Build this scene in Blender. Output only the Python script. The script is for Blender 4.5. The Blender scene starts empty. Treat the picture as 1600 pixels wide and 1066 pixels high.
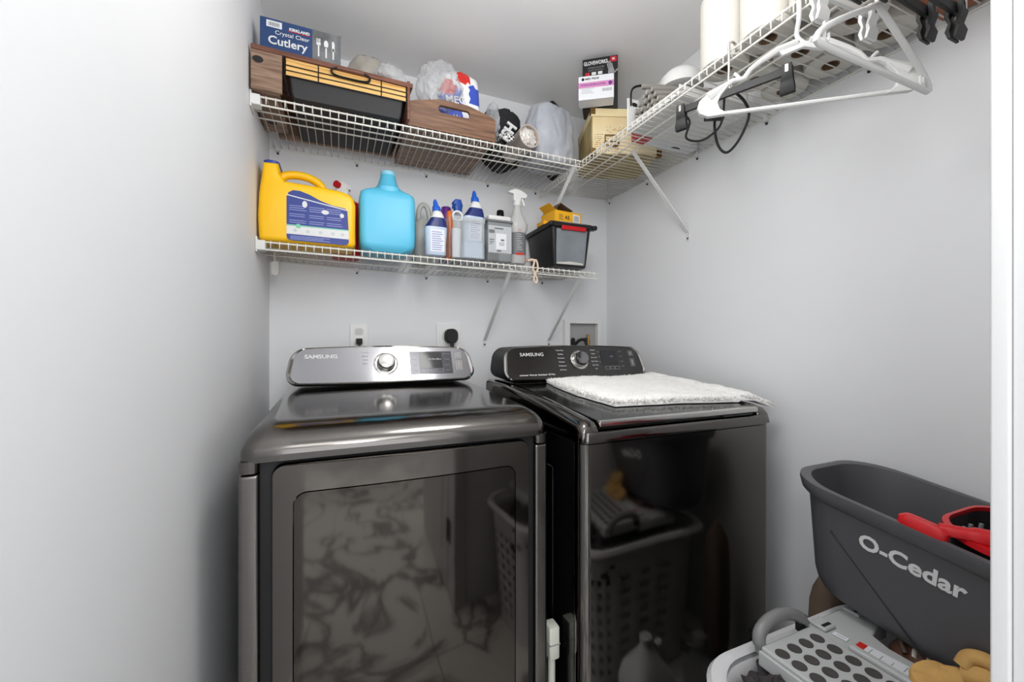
import bpy, bmesh, math, random
from mathutils import Matrix, Vector, noise
random.seed(7)
PI = math.pi
SC = bpy.context.scene
COL = SC.collection

# ------------------------------------------------------------------ camera, world, lights, exposure
EYE = 1.155
cam_d = bpy.data.cameras.new('camera'); cam = bpy.data.objects.new('camera', cam_d); COL.objects.link(cam)
cam_d.sensor_width = 36.0; cam_d.lens = 36.0 * 640 / 1600; cam_d.clip_start = 0.02
cam.location = (0, 0, EYE); cam.rotation_euler = (PI/2, 0, -math.radians(22.9))
SC.camera = cam
SC.view_settings.view_transform = 'Standard'; SC.view_settings.look = 'None'
SC.view_settings.gamma = 1.0; SC.view_settings.use_curve_mapping = False
SC.view_settings.exposure = 0.16
SC.display_settings.display_device = 'sRGB'
wd = bpy.data.worlds.new('world'); SC.world = wd; wd.use_nodes = True
wd.node_tree.nodes['Background'].inputs[0].default_value = (0.93, 0.96, 1.0, 1)
wd.node_tree.nodes['Background'].inputs[1].default_value = 1.3

def area(name, loc, target, sx, sy, watts, col=(1, 1, 1)):
    l = bpy.data.lights.new(name, 'AREA'); l.shape = 'RECTANGLE'; l.size = sx; l.size_y = sy
    l.energy = watts; l.color = col
    o = bpy.data.objects.new(name, l); COL.objects.link(o); o.location = loc
    o.rotation_euler = (Vector(target) - Vector(loc)).to_track_quat('-Z', 'Y').to_euler()
    return o
area('hall_overhead_fill', (0.02, -0.90, 2.33), (0.02, -0.85, 0), 0.9, 0.9, 9, (1.0, 0.99, 0.975))  # added overhead fill, no known fixture; brightens the hall for the reflections
area('hall_rear_fill', (0.0, -2.3, 1.35), (0.2, 1.9, 1.45), 2.2, 1.9, 20, (0.96, 0.98, 1.0))  # added broad fill behind the camera; the hall has no window here
fl_d = bpy.data.lights.new('photographer_lamp', 'POINT'); fl_d.energy = 7; fl_d.shadow_soft_size = 0.07; fl_d.color = (1.0, 0.995, 0.985)
flo = bpy.data.objects.new('photographer_lamp', fl_d); COL.objects.link(flo); flo.location = (0.08, -0.10, 1.52)
closet_fill_d = bpy.data.lights.new('closet_point_fill', 'POINT'); closet_fill_d.energy = 12.5; closet_fill_d.shadow_soft_size = 0.18; closet_fill_d.color = (1.0, 0.99, 0.975)  # added fill in the closet to even out walls and ceiling, no fixture modelled
closet_fill = bpy.data.objects.new('closet_point_fill', closet_fill_d); COL.objects.link(closet_fill); closet_fill.location = (0.41, 0.64, 2.04)

# ------------------------------------------------------------------ helpers
def lin(c):
    r = []
    for x in c[:3]:
        x /= 255.0
        r.append(x/12.92 if x <= 0.04045 else ((x+0.055)/1.055)**2.4)
    return (r[0], r[1], r[2], 1)

MATS = {}
def M(name, col, rough=0.5, metal=0.0, var=0.0, vscale=8.0, bump=0.0, bscale=60.0, stretch=None,
      trans=0.0, alpha=1.0, coat=0.0, ior=1.45, col2=None, detail=4.0, spec=None, sub=0.0):
    if name in MATS: return MATS[name]
    m = bpy.data.materials.new(name); m.use_nodes = True
    nt = m.node_tree; b = nt.nodes['Principled BSDF']
    b.inputs['Base Color'].default_value = lin(col)
    b.inputs['Roughness'].default_value = rough; b.inputs['Metallic'].default_value = metal
    b.inputs['IOR'].default_value = ior
    if trans: b.inputs['Transmission Weight'].default_value = trans
    if alpha < 1: b.inputs['Alpha'].default_value = alpha
    if coat: b.inputs['Coat Weight'].default_value = coat; b.inputs['Coat Roughness'].default_value = 0.08
    if spec is not None: b.inputs['Specular IOR Level'].default_value = spec
    if sub: b.inputs['Subsurface Weight'].default_value = sub; b.inputs['Subsurface Radius'].default_value = (.01, .01, .01)
    if var or bump or col2:
        tc = nt.nodes.new('ShaderNodeTexCoord'); mp = nt.nodes.new('ShaderNodeMapping')
        nt.links.new(tc.outputs['Object'], mp.inputs[0])
        if stretch: mp.inputs['Scale'].default_value = stretch
        if var or col2:
            n = nt.nodes.new('ShaderNodeTexNoise'); n.inputs['Scale'].default_value = vscale; n.inputs['Detail'].default_value = detail
            nt.links.new(mp.outputs[0], n.inputs['Vector'])
            r = nt.nodes.new('ShaderNodeValToRGB')
            r.color_ramp.elements[0].position = 0.32; r.color_ramp.elements[1].position = 0.68
            if col2:
                r.color_ramp.elements[0].color = lin(col2); r.color_ramp.elements[1].color = lin(col)
            else:
                c = lin(col)
                r.color_ramp.elements[0].color = tuple(max(0, x*(1-var)) for x in c[:3]) + (1,)
                r.color_ramp.elements[1].color = tuple(min(1, x*(1+var)) for x in c[:3]) + (1,)
            nt.links.new(n.outputs[0], r.inputs[0]); nt.links.new(r.outputs[0], b.inputs['Base Color'])
        if bump:
            n2 = nt.nodes.new('ShaderNodeTexNoise'); n2.inputs['Scale'].default_value = bscale; n2.inputs['Detail'].default_value = 3
            nt.links.new(mp.outputs[0], n2.inputs['Vector'])
            bp = nt.nodes.new('ShaderNodeBump'); bp.inputs['Strength'].default_value = bump; bp.inputs['Distance'].default_value = 0.01
            nt.links.new(n2.outputs[0], bp.inputs['Height']); nt.links.new(bp.outputs[0], b.inputs['Normal'])
    MATS[name] = m
    return m

class MB:
    def __init__(s): s.v = []; s.f = []
    def add(s, vs, fs):
        o = len(s.v); s.v += [Vector(p) for p in vs]; s.f += [tuple(i+o for i in f) for f in fs]; return s
    def box(s, x0, x1, y0, y1, z0, z1, mat=None):
        vs = [(x, y, z) for x in (x0, x1) for y in (y0, y1) for z in (z0, z1)]
        if mat: vs = [mat @ Vector(p) for p in vs]
        return s.add(vs, [(0,1,3,2), (4,6,7,5), (0,4,5,1), (2,3,7,6), (0,2,6,4), (1,5,7,3)])
    def obox(s, c, size, rot=(0,0,0)):
        from mathutils import Euler
        m = Matrix.Translation(c) @ Euler(rot).to_matrix().to_4x4()
        return s.box(-size[0]/2, size[0]/2, -size[1]/2, size[1]/2, -size[2]/2, size[2]/2, m)
    def loft(s, rings, cap0=True, cap1=True, closed=True):
        n = len(rings[0]); vs = [p for r in rings for p in r]; fs = []
        for i in range(len(rings)-1):
            for j in range(n if closed else n-1):
                k = (j+1) % n
                fs.append((i*n+j, i*n+k, (i+1)*n+k, (i+1)*n+j))
        if cap0: fs.append(tuple(reversed(range(n))))
        if cap1: fs.append(tuple((len(rings)-1)*n+j for j in range(n)))
        return s.add(vs, fs)
    def cyl(s, p0, p1, r0, r1=None, n=14, caps=True):
        p0, p1 = Vector(p0), Vector(p1); r1 = r0 if r1 is None else r1
        d = (p1-p0).normalized(); a = d.orthogonal().normalized(); b = d.cross(a)
        R = [[p + (a*math.cos(2*PI*i/n) + b*math.sin(2*PI*i/n))*r for i in range(n)] for p, r in ((p0, r0), (p1, r1))]
        return s.loft(R, caps, caps)
    def tube(s, pts, r, n=8, closed=False, flat=1.0, up=None):
        pts = [Vector(p) for p in pts]; m = len(pts); rings = []
        rr = r if isinstance(r, (list, tuple)) else [r]*m
        a = None
        for i, p in enumerate(pts):
            if closed: d = (pts[(i+1) % m] - pts[i-1])
            else: d = pts[min(i+1, m-1)] - pts[max(i-1, 0)]
            d = d.normalized() if d.length > 1e-9 else Vector((0, 0, 1))
            if up is not None: a = Vector(up).cross(d).normalized()
            elif a is None: a = d.orthogonal().normalized()
            else:
                a = (a - d*a.dot(d)); a = a.normalized() if a.length > 1e-9 else d.orthogonal().normalized()
            b = d.cross(a)
            rings.append([p + (a*math.cos(2*PI*j/n) + b*math.sin(2*PI*j/n)*flat)*rr[i] for j in range(n)])
        if closed: rings.append(rings[0]); return s.loft(rings, False, False)
        return s.loft(rings)
    def lathe(s, prof, c=(0,0,0), n=24, sx=1.0, sy=1.0, cap0=True, cap1=True):
        c = Vector(c)
        R = [[c + Vector((r*sx*math.cos(2*PI*i/n), r*sy*math.sin(2*PI*i/n), z)) for i in range(n)] for r, z in prof]
        return s.loft(R, cap0, cap1)
    def prism(s, poly, mp, d0, d1):
        """poly: 2d outline; mp(a,b,d)->point"""
        return s.loft([[mp(a, b, d0) for a, b in poly], [mp(a, b, d1) for a, b in poly]])
    def xf(s, m): s.v = [m @ p for p in s.v]; return s
    def build(s, name, mat, parent=None, smooth=False, bevel=0.0, seg=2, world=True, mod=None):
        me = bpy.data.meshes.new(name)
        vs = s.v
        if parent is not None and world:
            inv = parent.matrix_basis.inverted() if parent.parent is None else (parent.parent.matrix_basis @ parent.matrix_basis).inverted()
            vs = [inv @ p for p in vs]
        off = Vector((0, 0, 0))
        if parent is None:
            lo = Vector([min(p[i] for p in vs) for i in range(3)]); hi = Vector([max(p[i] for p in vs) for i in range(3)])
            off = Vector(((lo.x+hi.x)/2, (lo.y+hi.y)/2, lo.z)); vs = [p - off for p in vs]
        me.from_pydata([tuple(p) for p in vs], [], s.f); me.update()
        bm = bmesh.new(); bm.from_mesh(me); bmesh.ops.recalc_face_normals(bm, faces=bm.faces); bm.to_mesh(me); bm.free()
        o = bpy.data.objects.new(name, me); COL.objects.link(o); o.location = off
        if parent is not None: o.parent = parent
        if mat: me.materials.append(M_(mat))
        if smooth:
            for p in me.polygons: p.use_smooth = True
        if bevel:
            b = o.modifiers.new('bevel', 'BEVEL'); b.width = bevel; b.segments = seg; b.limit_method = 'ANGLE'; b.angle_limit = 0.6
            if not smooth:
                for p in me.polygons: p.use_smooth = True
            w = o.modifiers.new('wn', 'WEIGHTED_NORMAL'); w.keep_sharp = True
        elif smooth:
            try: me.set_sharp_from_angle(angle=math.radians(42))
            except Exception: pass
        return o
def M_(m): return MATS[m] if isinstance(m, str) else m

def tag(o, label, cat, group=None):
    o['label'] = label; o['category'] = cat
    if group: o['group'] = group
    return o
def thing(name, label, cat, loc=(0,0,0), rotz=0.0, group=None, rot=None):
    o = bpy.data.objects.new(name, None); COL.objects.link(o); o.empty_display_size = 0.05
    o.location = loc; o.rotation_euler = rot if rot else (0, 0, rotz)
    bpy.context.view_layer.update()
    from mathutils import Euler
    o.matrix_basis = Matrix.Translation(loc) @ Euler(o.rotation_euler).to_matrix().to_4x4()
    return tag(o, label, cat, group)
def struct(o): o['kind'] = 'structure'; return o
def dup(root, loc=None, rotz=None, label=None, group=None):
    r = root.copy(); COL.objects.link(r)
    if loc: r.location = loc
    if rotz is not None: r.rotation_euler = (0, 0, rotz)
    if label: r['label'] = label
    if group: r['group'] = group
    for ch in list(root.children):
        c = ch.copy(); COL.objects.link(c); c.parent = r
        for g in list(ch.children):
            d = g.copy(); COL.objects.link(d); d.parent = c
    return r

def rr(hx, hy, r, nc=6, ns=4, cx=0.0, cy=0.0):
    """rounded rectangle outline, counter-clockwise, 4*(nc+ns) points"""
    pts = []
    cs = [(hx-r, hy-r, 0), (-hx+r, hy-r, 90), (-hx+r, -hy+r, 180), (hx-r, -hy+r, 270)]
    for k, (x, y, a0) in enumerate(cs):
        for i in range(nc+1):
            a = math.radians(a0 + 90*i/nc); pts.append((cx + x + r*math.cos(a), cy + y + r*math.sin(a)))
        nx, ny, na = cs[(k+1) % 4]; a = math.radians(na)
        ex, ey = cx + nx + r*math.cos(a), cy + ny + r*math.sin(a); sx, sy = pts[-1]
        for i in range(1, ns):
            t = i/ns; pts.append((sx + (ex-sx)*t, sy + (ey-sy)*t))
    return pts
def rring(cx, cy, z, hx, hy, r, nc=5, ns=3):
    return [Vector((x, y, z)) for x, y in rr(hx, hy, min(r, hx*.999, hy*.999), nc, ns, cx, cy)]

def text(name, s, size, mat4, mat, parent, depth=0.0004, bold=0.0, sx=1.0, align='CENTER', world=True, shear=0.0, space=1.0):
    c = bpy.data.curves.new(name, 'FONT'); c.body = s; c.size = size; c.align_x = align; c.align_y = 'CENTER'
    c.extrude = depth; c.resolution_u = 3; c.offset = bold; c.shear = shear; c.space_character = space
    t = bpy.data.objects.new(name, c); COL.objects.link(t)
    dg = bpy.context.evaluated_depsgraph_get(); me = bpy.data.meshes.new_from_object(t.evaluated_get(dg))
    bpy.data.objects.remove(t); bpy.data.curves.remove(c)
    m = mat4 @ Matrix.Diagonal((sx, 1, 1, 1))
    if parent is not None and world:
        pm = parent.matrix_basis if parent.parent is None else parent.parent.matrix_basis @ parent.matrix_basis
        m = pm.inverted() @ m
    me.transform(m); me.name = name
    o = bpy.data.objects.new(name, me); COL.objects.link(o); me.materials.clear(); me.materials.append(M_(mat))
    if parent is not None: o.parent = parent
    return o
def frame(o, ex, ey):
    """4x4 with x axis ex, y axis ey, z = ex x ey, origin o"""
    ex = Vector(ex).normalized(); ey = Vector(ey); ey = (ey - ex*ey.dot(ex)).normalized(); ez = ex.cross(ey)
    m = Matrix.Identity(4)
    for i in range(3): m[i][0] = ex[i]; m[i][1] = ey[i]; m[i][2] = ez[i]; m[i][3] = o[i]
    return m
def card(mb, m, x0, x1, y0, y1, d=0.0006):
    return mb.box(x0, x1, y0, y1, -0.0001, d, m)

def bez(pts, n=8, closed=False):
    """catmull-rom through points"""
    P = [Vector(p) for p in pts]; out = []; m = len(P)
    for i in range(m if closed else m-1):
        p0 = P[i-1] if (i > 0 or closed) else P[0]; p1 = P[i]; p2 = P[(i+1) % m]
        p3 = P[(i+2) % m] if (closed or i+2 < m) else P[-1]
        for k in range(n):
            t = k/n
            out.append(0.5*((2*p1) + (-p0+p2)*t + (2*p0-5*p1+4*p2-p3)*t*t + (-p0+3*p1-3*p2+p3)*t*t*t))
    if not closed: out.append(P[-1])
    return out

def blob(c, size, amp=0.12, freq=3.0, sub=4, seed=0, flat=None, ridge=0.0, taper=None, square=0.0, rot=0.0):
    """crumpled soft body: displaced sphere with creases; flat = z of the floor it rests on"""
    bm = bmesh.new(); bmesh.ops.create_icosphere(bm, subdivisions=sub, radius=1.0)
    mb = MB(); idx = {}
    cr, sr = math.cos(rot), math.sin(rot)
    for v in bm.verts:
        p = v.co.copy()
        if square:
            k = max(abs(p.x), abs(p.y), abs(p.z)); p = p*(1-square) + p/k*square*0.82
        q = p*freq + Vector((seed*7.3, seed*3.1, seed*1.7))
        d = amp*noise.noise(q) + amp*0.5*noise.noise(q*2.1)
        if ridge:
            d -= ridge*(1-abs(noise.noise(q*1.3)))**6 + ridge*0.6*(1-abs(noise.noise(q*2.7)))**6 - ridge*0.3
        p = p*(1+d)
        if taper: p.x *= 1+taper*p.z; p.y *= 1+taper*p.z
        w = Vector((p.x*size[0], p.y*size[1], p.z*size[2]))
        w = Vector((w.x*cr-w.y*sr, w.x*sr+w.y*cr, w.z)) + Vector(c)
        if flat is not None and w.z < flat: w.z = flat + 0.02*(w.z-flat)
        idx[v.index] = len(mb.v); mb.v.append(w)
    mb.f = [tuple(idx[v.index] for v in f.verts) for f in bm.faces]
    bm.free()
    if flat is not None:
        lo = min(p.z for p in mb.v)
        if lo < flat: mb.v = [Vector((p.x, p.y, max(p.z, flat))) for p in mb.v]
    return mb

# ------------------------------------------------------------------ materials
M('wall', (234, 235, 237), 0.55, bump=0.02, bscale=90, var=0.012, vscale=2.0)
M('ceiling', (246, 246, 246), 0.7, var=0.015, vscale=3)
M('trim', (208, 208, 208), 0.35)
M('white_wire', (228, 226, 218), 0.35)
M('plate_white', (238, 238, 237), 0.35)
M('white_plastic', (224, 224, 222), 0.35)
M('steel_dark', (122, 119, 116), 0.24, 1.0, var=0.05, vscale=30, stretch=(1, 1, 40))
M('steel_lid', (110, 107, 104), 0.13, 1.0)
M('steel_door', (108, 104, 100), 0.1, 1.0)
M('glass_door', (84, 80, 76), 0.06, 1.0)
M('steel_washer', (112, 109, 106), 0.085, 1.0)
M('black_gloss', (14, 14, 14), 0.12)
M('black_side', (22, 22, 22), 0.2, 0.2)
M('black_matte', (20, 20, 21), 0.5)
M('black_rubber', (26, 26, 27), 0.6)
M('chrome', (205, 203, 200), 0.12, 1.0)
M('chrome_dark', (160, 158, 156), 0.16, 1.0)
M('console_light', (140, 140, 143), 0.13, 1.0)
M('console_dark', (78, 77, 76), 0.22, 0.9)
M('screen', (38, 39, 42), 0.08)
M('print_white', (225, 225, 225), 0.5)
M('print_grey', (150, 150, 152), 0.5)
M('print_black', (24, 24, 26), 0.5)
M('screw', (70, 68, 66), 0.4, 0.8)
# ------------------------------------------------------------------ the room
XL, XR, YB, ZC = -0.258, 1.375, 1.90, 2.362
def sbox(name, mat, x0, x1, y0, y1, z0, z1, bevel=0.0):
    return struct(MB().box(x0, x1, y0, y1, z0, z1).build(name, mat, bevel=bevel))
# marble for the floor tiles
mm = bpy.data.materials.new('marble'); mm.use_nodes = True; nt = mm.node_tree; bs = nt.nodes['Principled BSDF']
bs.inputs['Roughness'].default_value = 0.12
g = nt.nodes.new('ShaderNodeNewGeometry')
n1 = nt.nodes.new('ShaderNodeTexNoise'); n1.inputs['Scale'].default_value = 2.2; n1.inputs['Detail'].default_value = 6; n1.inputs['Distortion'].default_value = 1.2
n2 = nt.nodes.new('ShaderNodeTexNoise'); n2.inputs['Scale'].default_value = 1.3; n2.inputs['Detail'].default_value = 3
nt.links.new(g.outputs['Position'], n1.inputs['Vector']); nt.links.new(g.outputs['Position'], n2.inputs['Vector'])
ab = nt.nodes.new('ShaderNodeMath'); ab.operation = 'SUBTRACT'; ab.inputs[1].default_value = 0.5; nt.links.new(n1.outputs[0], ab.inputs[0])
ab2 = nt.nodes.new('ShaderNodeMath'); ab2.operation = 'ABSOLUTE'; nt.links.new(ab.outputs[0], ab2.inputs[0])
mu = nt.nodes.new('ShaderNodeMath'); mu.operation = 'MULTIPLY_ADD'; mu.inputs[1].default_value = 0.09; mu.inputs[2].default_value = -0.040
nt.links.new(n2.outputs[0], mu.inputs[0])
su = nt.nodes.new('ShaderNodeMath'); su.operation = 'SUBTRACT'; nt.links.new(ab2.outputs[0], su.inputs[0]); nt.links.new(mu.outputs[0], su.inputs[1])
rp = nt.nodes.new('ShaderNodeValToRGB'); rp.color_ramp.elements[0].position = 0.0; rp.color_ramp.elements[1].position = 0.05
rp.color_ramp.elements[0].color = lin((120, 118, 116)); rp.color_ramp.elements[1].color = lin((228, 226, 222))
nt.links.new(su.outputs[0], rp.inputs[0]); nt.links.new(rp.outputs[0], bs.inputs['Base Color'])
MATS['marble'] = mm

fl = sbox('floor', M('grout', (150, 148, 145), 0.7), -2.0, 2.1, -2.4, 2.0, -0.06, -0.004)
tile_me = None
for i in range(7):
    for j in range(8):
        x0, y0 = -1.99 + i*0.585, -2.39 + j*0.55
        if tile_me is None:
            t = MB().box(-0.2905, 0.2905, -0.273, 0.273, -0.012, 0.0).build('tile', 'marble', fl, world=False)
            tile_me = t.data
        else:
            t = bpy.data.objects.new('tile', tile_me); COL.objects.link(t); t.parent = fl
        t.location = Vector((x0+0.2925, y0+0.275, 0.0)) - fl.location
sbox('wall_back', 'wall', XL-0.11, 2.0, YB, YB+0.1, -0.01, ZC+0.1)
sbox('wall_left', 'wall', XL-0.11, XL, 0.045, YB, -0.01, ZC)
sbox('wall_right', 'wall', XR, XR+0.11, 0.045, YB, -0.01, ZC)
sbox('ceiling', 'ceiling', -2.0, 2.1, -2.4, YB, ZC, ZC+0.08)
fw = MB(); fw.box(0.52, XR, 0.045, 0.148, 0, ZC); fw.box(XL, 0.52, 0.045, 0.148, 2.345, ZC)
struct(fw.build('wall_front', 'wall'))
hw = MB(); hw.box(-2.0, XL-0.11, 0.045, 0.148, 0, ZC)
struct(hw.build('wall_hall_left', 'wall'))
hw = MB(); hw.box(XR+0.11, 2.1, 0.045, 0.148, 0, ZC)
struct(hw.build('wall_hall_right', 'wall'))
sbox('wall_hall_far', 'wall', -2.0, 2.1, -2.5, -2.4, 0, ZC)
sbox('baseboard_hall', 'trim', -2.0, 2.1, -2.4, -2.385, 0, 0.1, 0.003)
jm = MB(); jm.box(0.503, 0.52, 0.036, 0.148, 0, 2.33)
j1 = struct(jm.build('trim_1', 'trim', bevel=0.001))
MB().box(0.5, 0.575, 0.1482, 0.160, 0, 2.34).build('casing', 'trim', j1, bevel=0.002)
MB().box(0.51, 0.585, 0.026, 0.0448, 0, 2.34).build('casing', 'trim', j1, bevel=0.002)
for z in (0.30, 1.05, 1.85):
    h = MB().box(0.4995, 0.503, 0.045, 0.085, z-0.05, z+0.05); h.cyl((0.497, 0.036, z-0.05), (0.497, 0.036, z+0.05), 0.007)
    h.build('hinge', M('hinge_metal', (60, 58, 56), 0.35, 0.9), j1)
sbox('trim_2', 'trim', XL, 0.503, 0.036, 0.148, 2.33, 2.345, 0.001)
dr = struct(MB().box(0.503, 0.538, -0.70, 0.022, 0.008, 2.32).build('door_1', 'trim', bevel=0.002))
for z0, z1 in ((0.15, 0.95), (1.1, 1.9)):
    MB().box(0.499, 0.5035, -0.60, -0.10, z0, z1).build('panel', 'trim', dr, bevel=0.003)
kb = MB(); kb.cyl((0.503, -0.64, 1.0), (0.46, -0.64, 1.0), 0.011); kb.lathe([(0.002, -0.025), (0.02, -0.018), (0.026, 0), (0.02, 0.018), (0.002, 0.025)], (0.44, -0.64, 1.0), 16)
kb.build('knob', M('hinge_metal', (60, 58, 56)), dr, True)

# ------------------------------------------------------------------ control console shared by both machines
def console(par, xc, y0, z0, y1, z1, hb, ht, back_y, face, rimmat, bodymat):
    up = Vector((0, y1-y0, z1-z0)); H = up.length; up.normalize()
    nrm = Vector((0, -up.z, up.y)); O = Vector((xc, y0, z0))
    def outline(dx, dt, r):
        pts = []
        for s, t in rr(hb-dx, H/2-dt, r, 8, 8, 0, H/2):
            k = max(0, min(1, t/H)); w = 1 + (ht/hb-1)*k
            t2 = t + (0.010*(1-(s/hb)**2) if k > 0.5 else -0.004*(1-(s/hb)**2)*1)
            pts.append((s*w, t2))
        return pts
    def P(s, t, n): return O + Vector((s, 0, 0)) + up*t + nrm*n
    o = outline(0, 0, 0.045); i = outline(0.014, 0.0055, 0.036)
    b = MB(); b.loft([[P(s, t, 0.0) for s, t in o], [P(s*1.0, t, -0.012) for s, t in o], [Vector((P(s*0.985, t, 0).x, back_y, P(s, t, 0).z)) for s, t in o]])
    b.build('console_body', bodymat, par, True)
    rm = MB(); mid = outline(0.006, 0.0025, 0.042)
    rm.loft([[P(s, t, -0.004) for s, t in o], [P(s, t, 0.003) for s, t in o], [P(s, t, 0.0065) for s, t in mid], [P(s, t, 0.002) for s, t in i]], False, False)
    rm.build('console_rim', rimmat, par, True)
    fc = MB(); fc.loft([[P(s, t, -0.002) for s, t in i], [P(s, t, 0.0026) for s, t in i]])
    f = fc.build('console_face', face, par)
    return P, H, frame(O, (1, 0, 0), up)
def knob(par, P, s, t, rk, rring_, cap):
    c = P(s, t, 0.0026); m = frame(c, (1, 0, 0), P(0, 1, 0)-P(0, 0, 0))
    k = MB().lathe([(rring_, 0), (rring_, 0.002), (rring_-0.003, 0.0035), (rk+0.003, 0.003)], n=32).xf(m)
    kr = k.build('knob_ring', 'chrome', par, True)
    k2 = MB().lathe([(rk+0.002, 0.001), (rk+0.002, 0.008), (rk, 0.010), (rk, 0.020)], n=32).xf(m)
    k2.build('knob_base', 'chrome_dark', par, True)
    k3 = MB().lathe([(rk, 0.0195), (rk-0.001, 0.027), (rk-0.004, 0.031), (rk*0.5, 0.033), (0.001, 0.0335)], n=32).xf(m)
    kk = k3.build('knob', cap, par, True)
    for a in range(12):
        an = math.radians(-150 + a*27)
        p = m @ Vector((math.sin(an)*(rring_-0.0035), math.cos(an)*(rring_-0.0035), 0.004))
        tk = MB().obox(p, (0.002, 0.002, 0.002)); tk.build('dial_mark', 'print_black', par)

# ------------------------------------------------------------------ dryer (the machine next to the left wall)
DX0, DX1, DF, DB = -0.184, 0.503, 0.950, 1.70; DXC = (DX0+DX1)/2
D = thing('clothes_dryer', 'dark stainless dryer with windowed door, the machine against the left wall', 'dryer', (DXC, 1.3, 0))
MB().box(DX0+0.002, DX1-0.002, DF+0.02, DB, 0.03, 0.888).build('cabinet', 'black_side', D, bevel=0.004)
for x in (DX0+0.05, DX1-0.05):
    for y in (DF+0.07, DB-0.07): MB().cyl((x, y, 0), (x, y, 0.035), 0.02).build('foot', 'black_rubber', D)
MB().box(DX0+0.036, DX1-0.036, DF+0.014, DF+0.03, 0.05, 0.93).build('door_recess', 'black_matte', D)
for x0, x1 in ((DX0, DX0+0.037), (DX1-0.037, DX1)):
    MB().box(x0, x1, DF, DF+0.05, 0.03, 0.8885).build('front_post', 'steel_dark', D, bevel=0.008, seg=3)
MB().box(DX0+0.037, DX1-0.037, DF+0.002, DF+0.03, 0.03, 0.16).build('kick_panel', 'steel_dark', D, bevel=0.003)
# lid: rounded front roll, gently rising top
lid = MB(); rings = []
zs = [(0.0, 0.912), (0.0, 0.925)] + [(math.radians(a), None) for a in range(0, 91, 10)]
for t, zz in zs:
    fi = 0.095*(1-math.cos(t)); si = 0.05*(1-math.cos(t)); z = zz if zz else 0.925 + 0.052*math.sin(t)
    x0, x1, y0, y1 = DX0+si, DX1-si, DF-0.004+fi, DB-0.01
    ring = []
    for x, y in rr((x1-x0)/2, (y1-y0)/2, 0.03, 6, 8, (x0+x1)/2, (y0+y1)/2):
        ring.append(Vector((x, y, z + (0.028*math.sin(t)*(y-DF)/(DB-DF)))))
    rings.append(ring)
lid.loft(rings); lid.build('lid', 'steel_lid', D, True)
for x0, x1 in ((DX0, DX0+0.037), (DX1-0.037, DX1)):
    c = MB(); c.loft([[Vector((x, y, z)) for x, y in rr((x1-x0)/2, 0.04, 0.012, 4, 2, (x0+x1)/2, DF+0.036)] for z in (0.8915, 0.915)])
    c.build('lid_corner', 'steel_lid', D, True)
# bowed door with window
def dbow(x): return DF - 0.010 - 0.014*(1-((x-DXC)/0.29)**2)
DH, DZC = 0.375, 0.530
def dr_ring(hx, hz, r, dy=0.0): return [Vector((DXC+a, dbow(DXC+a)+dy, DZC+b)) for a, b in rr(hx, hz, r, 6, 10)]
door = MB()
ss = [dr_ring(0.284, DH, 0.022, 0.024), dr_ring(0.284, DH, 0.022, 0.004), dr_ring(0.282, DH-0.002, 0.021, 0.0)]
for k in range(1, 5): ss.append(dr_ring(0.282-0.036*k/4, DH-0.002-0.055*k/4, 0.021+0.006*k/4))
ss.append(dr_ring(0.246, DH-0.057, 0.027, 0.012))
door.loft(ss, True, False); dd = door.build('door', 'steel_door', D, True)
win = MB(); ss = [dr_ring(0.2435, DH-0.0595, 0.025, 0.010), dr_ring(0.2435, DH-0.0595, 0.025, -0.0002)]
for k in (0.8, 0.6, 0.4, 0.2, 0.04): ss.append(dr_ring(0.2435*k, (DH-0.0595)*k, 0.025*k, -0.0002))
win.loft(ss); win.build('window', 'glass_door', dd, True)
P, H, m = console(D, DXC, 1.495, 1.012, 1.553, 1.128, 0.325, 0.305, 1.66, 'console_light', 'chrome', 'black_matte')
knob(D, P, -0.005, 0.068, 0.030, 0.042, 'chrome')
def on(m, s, t, n=0.003): return m @ Matrix.Translation((s, t, n))
text('brand_lettering', 'SAMSUNG', 0.0195, on(m, -0.215, 0.098), 'print_white', D, bold=0.0004, sx=1.15)
dp = card(MB(), on(m, 0.158, 0.068), -0.078, 0.078, -0.044, 0.046).build('display_panel', M('panel_grey', (74, 75, 79), 0.15, 0.4), D)
card(MB(), on(m, 0.158, 0.068, 0.0038), -0.044, 0.040, -0.022, 0.043).build('display', 'screen', D)
text('display_text', '0h 00m 88 m', 0.0085, on(m, 0.172, 0.082, 0.0046), 'print_white', D, 0.0002)
def outline_button(par, mm4, w, h, mat='print_white', th=0.0011):
    b = MB()
    b.box(-w, w, -h, -h+th, 0, 0.0008, mm4); b.box(-w, w, h-th, h, 0, 0.0008, mm4); b.box(-w, -w+th, -h+th, h-th, 0, 0.0008, mm4); b.box(w-th, w, -h+th, h-th, 0, 0.0008, mm4)
    return b.build('button_outline', mat, par)
for k in range(3): outline_button(D, on(m, 0.128+0.030*k, 0.036, 0.0036), 0.0125, 0.0075, 'print_grey'); text('button_text', ('Drum Light', 'Timer', 'Time')[k], 0.0052, on(m, 0.128+0.030*k, 0.036, 0.0038), 'print_grey', D, 0.0002)
for k, s in enumerate(('Dry Level', 'Temp', 'Time', 'Eco Dry')): text('button_text', s, 0.0055, on(m, 0.097, 0.104-0.0225*k, 0.0036), 'print_grey', D, 0.0002)
for k, s in enumerate(('Smart Care', 'Wrinkle', 'Sensor', 'Alarm')): text('button_text', s, 0.0055, on(m, 0.217, 0.104-0.0225*k, 0.0036), 'print_grey', D, 0.0002)
for s, t, h in ((0.262, 0.096, 0.011), (0.262, 0.056, 0.018)):
    outline_button(D, on(m, s, t, 0.003), 0.011, h); card(MB(), on(m, s, t, 0.003), -0.007, 0.007, -h+0.004, h-0.004).build('button', 'chrome_dark', D)
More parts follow.
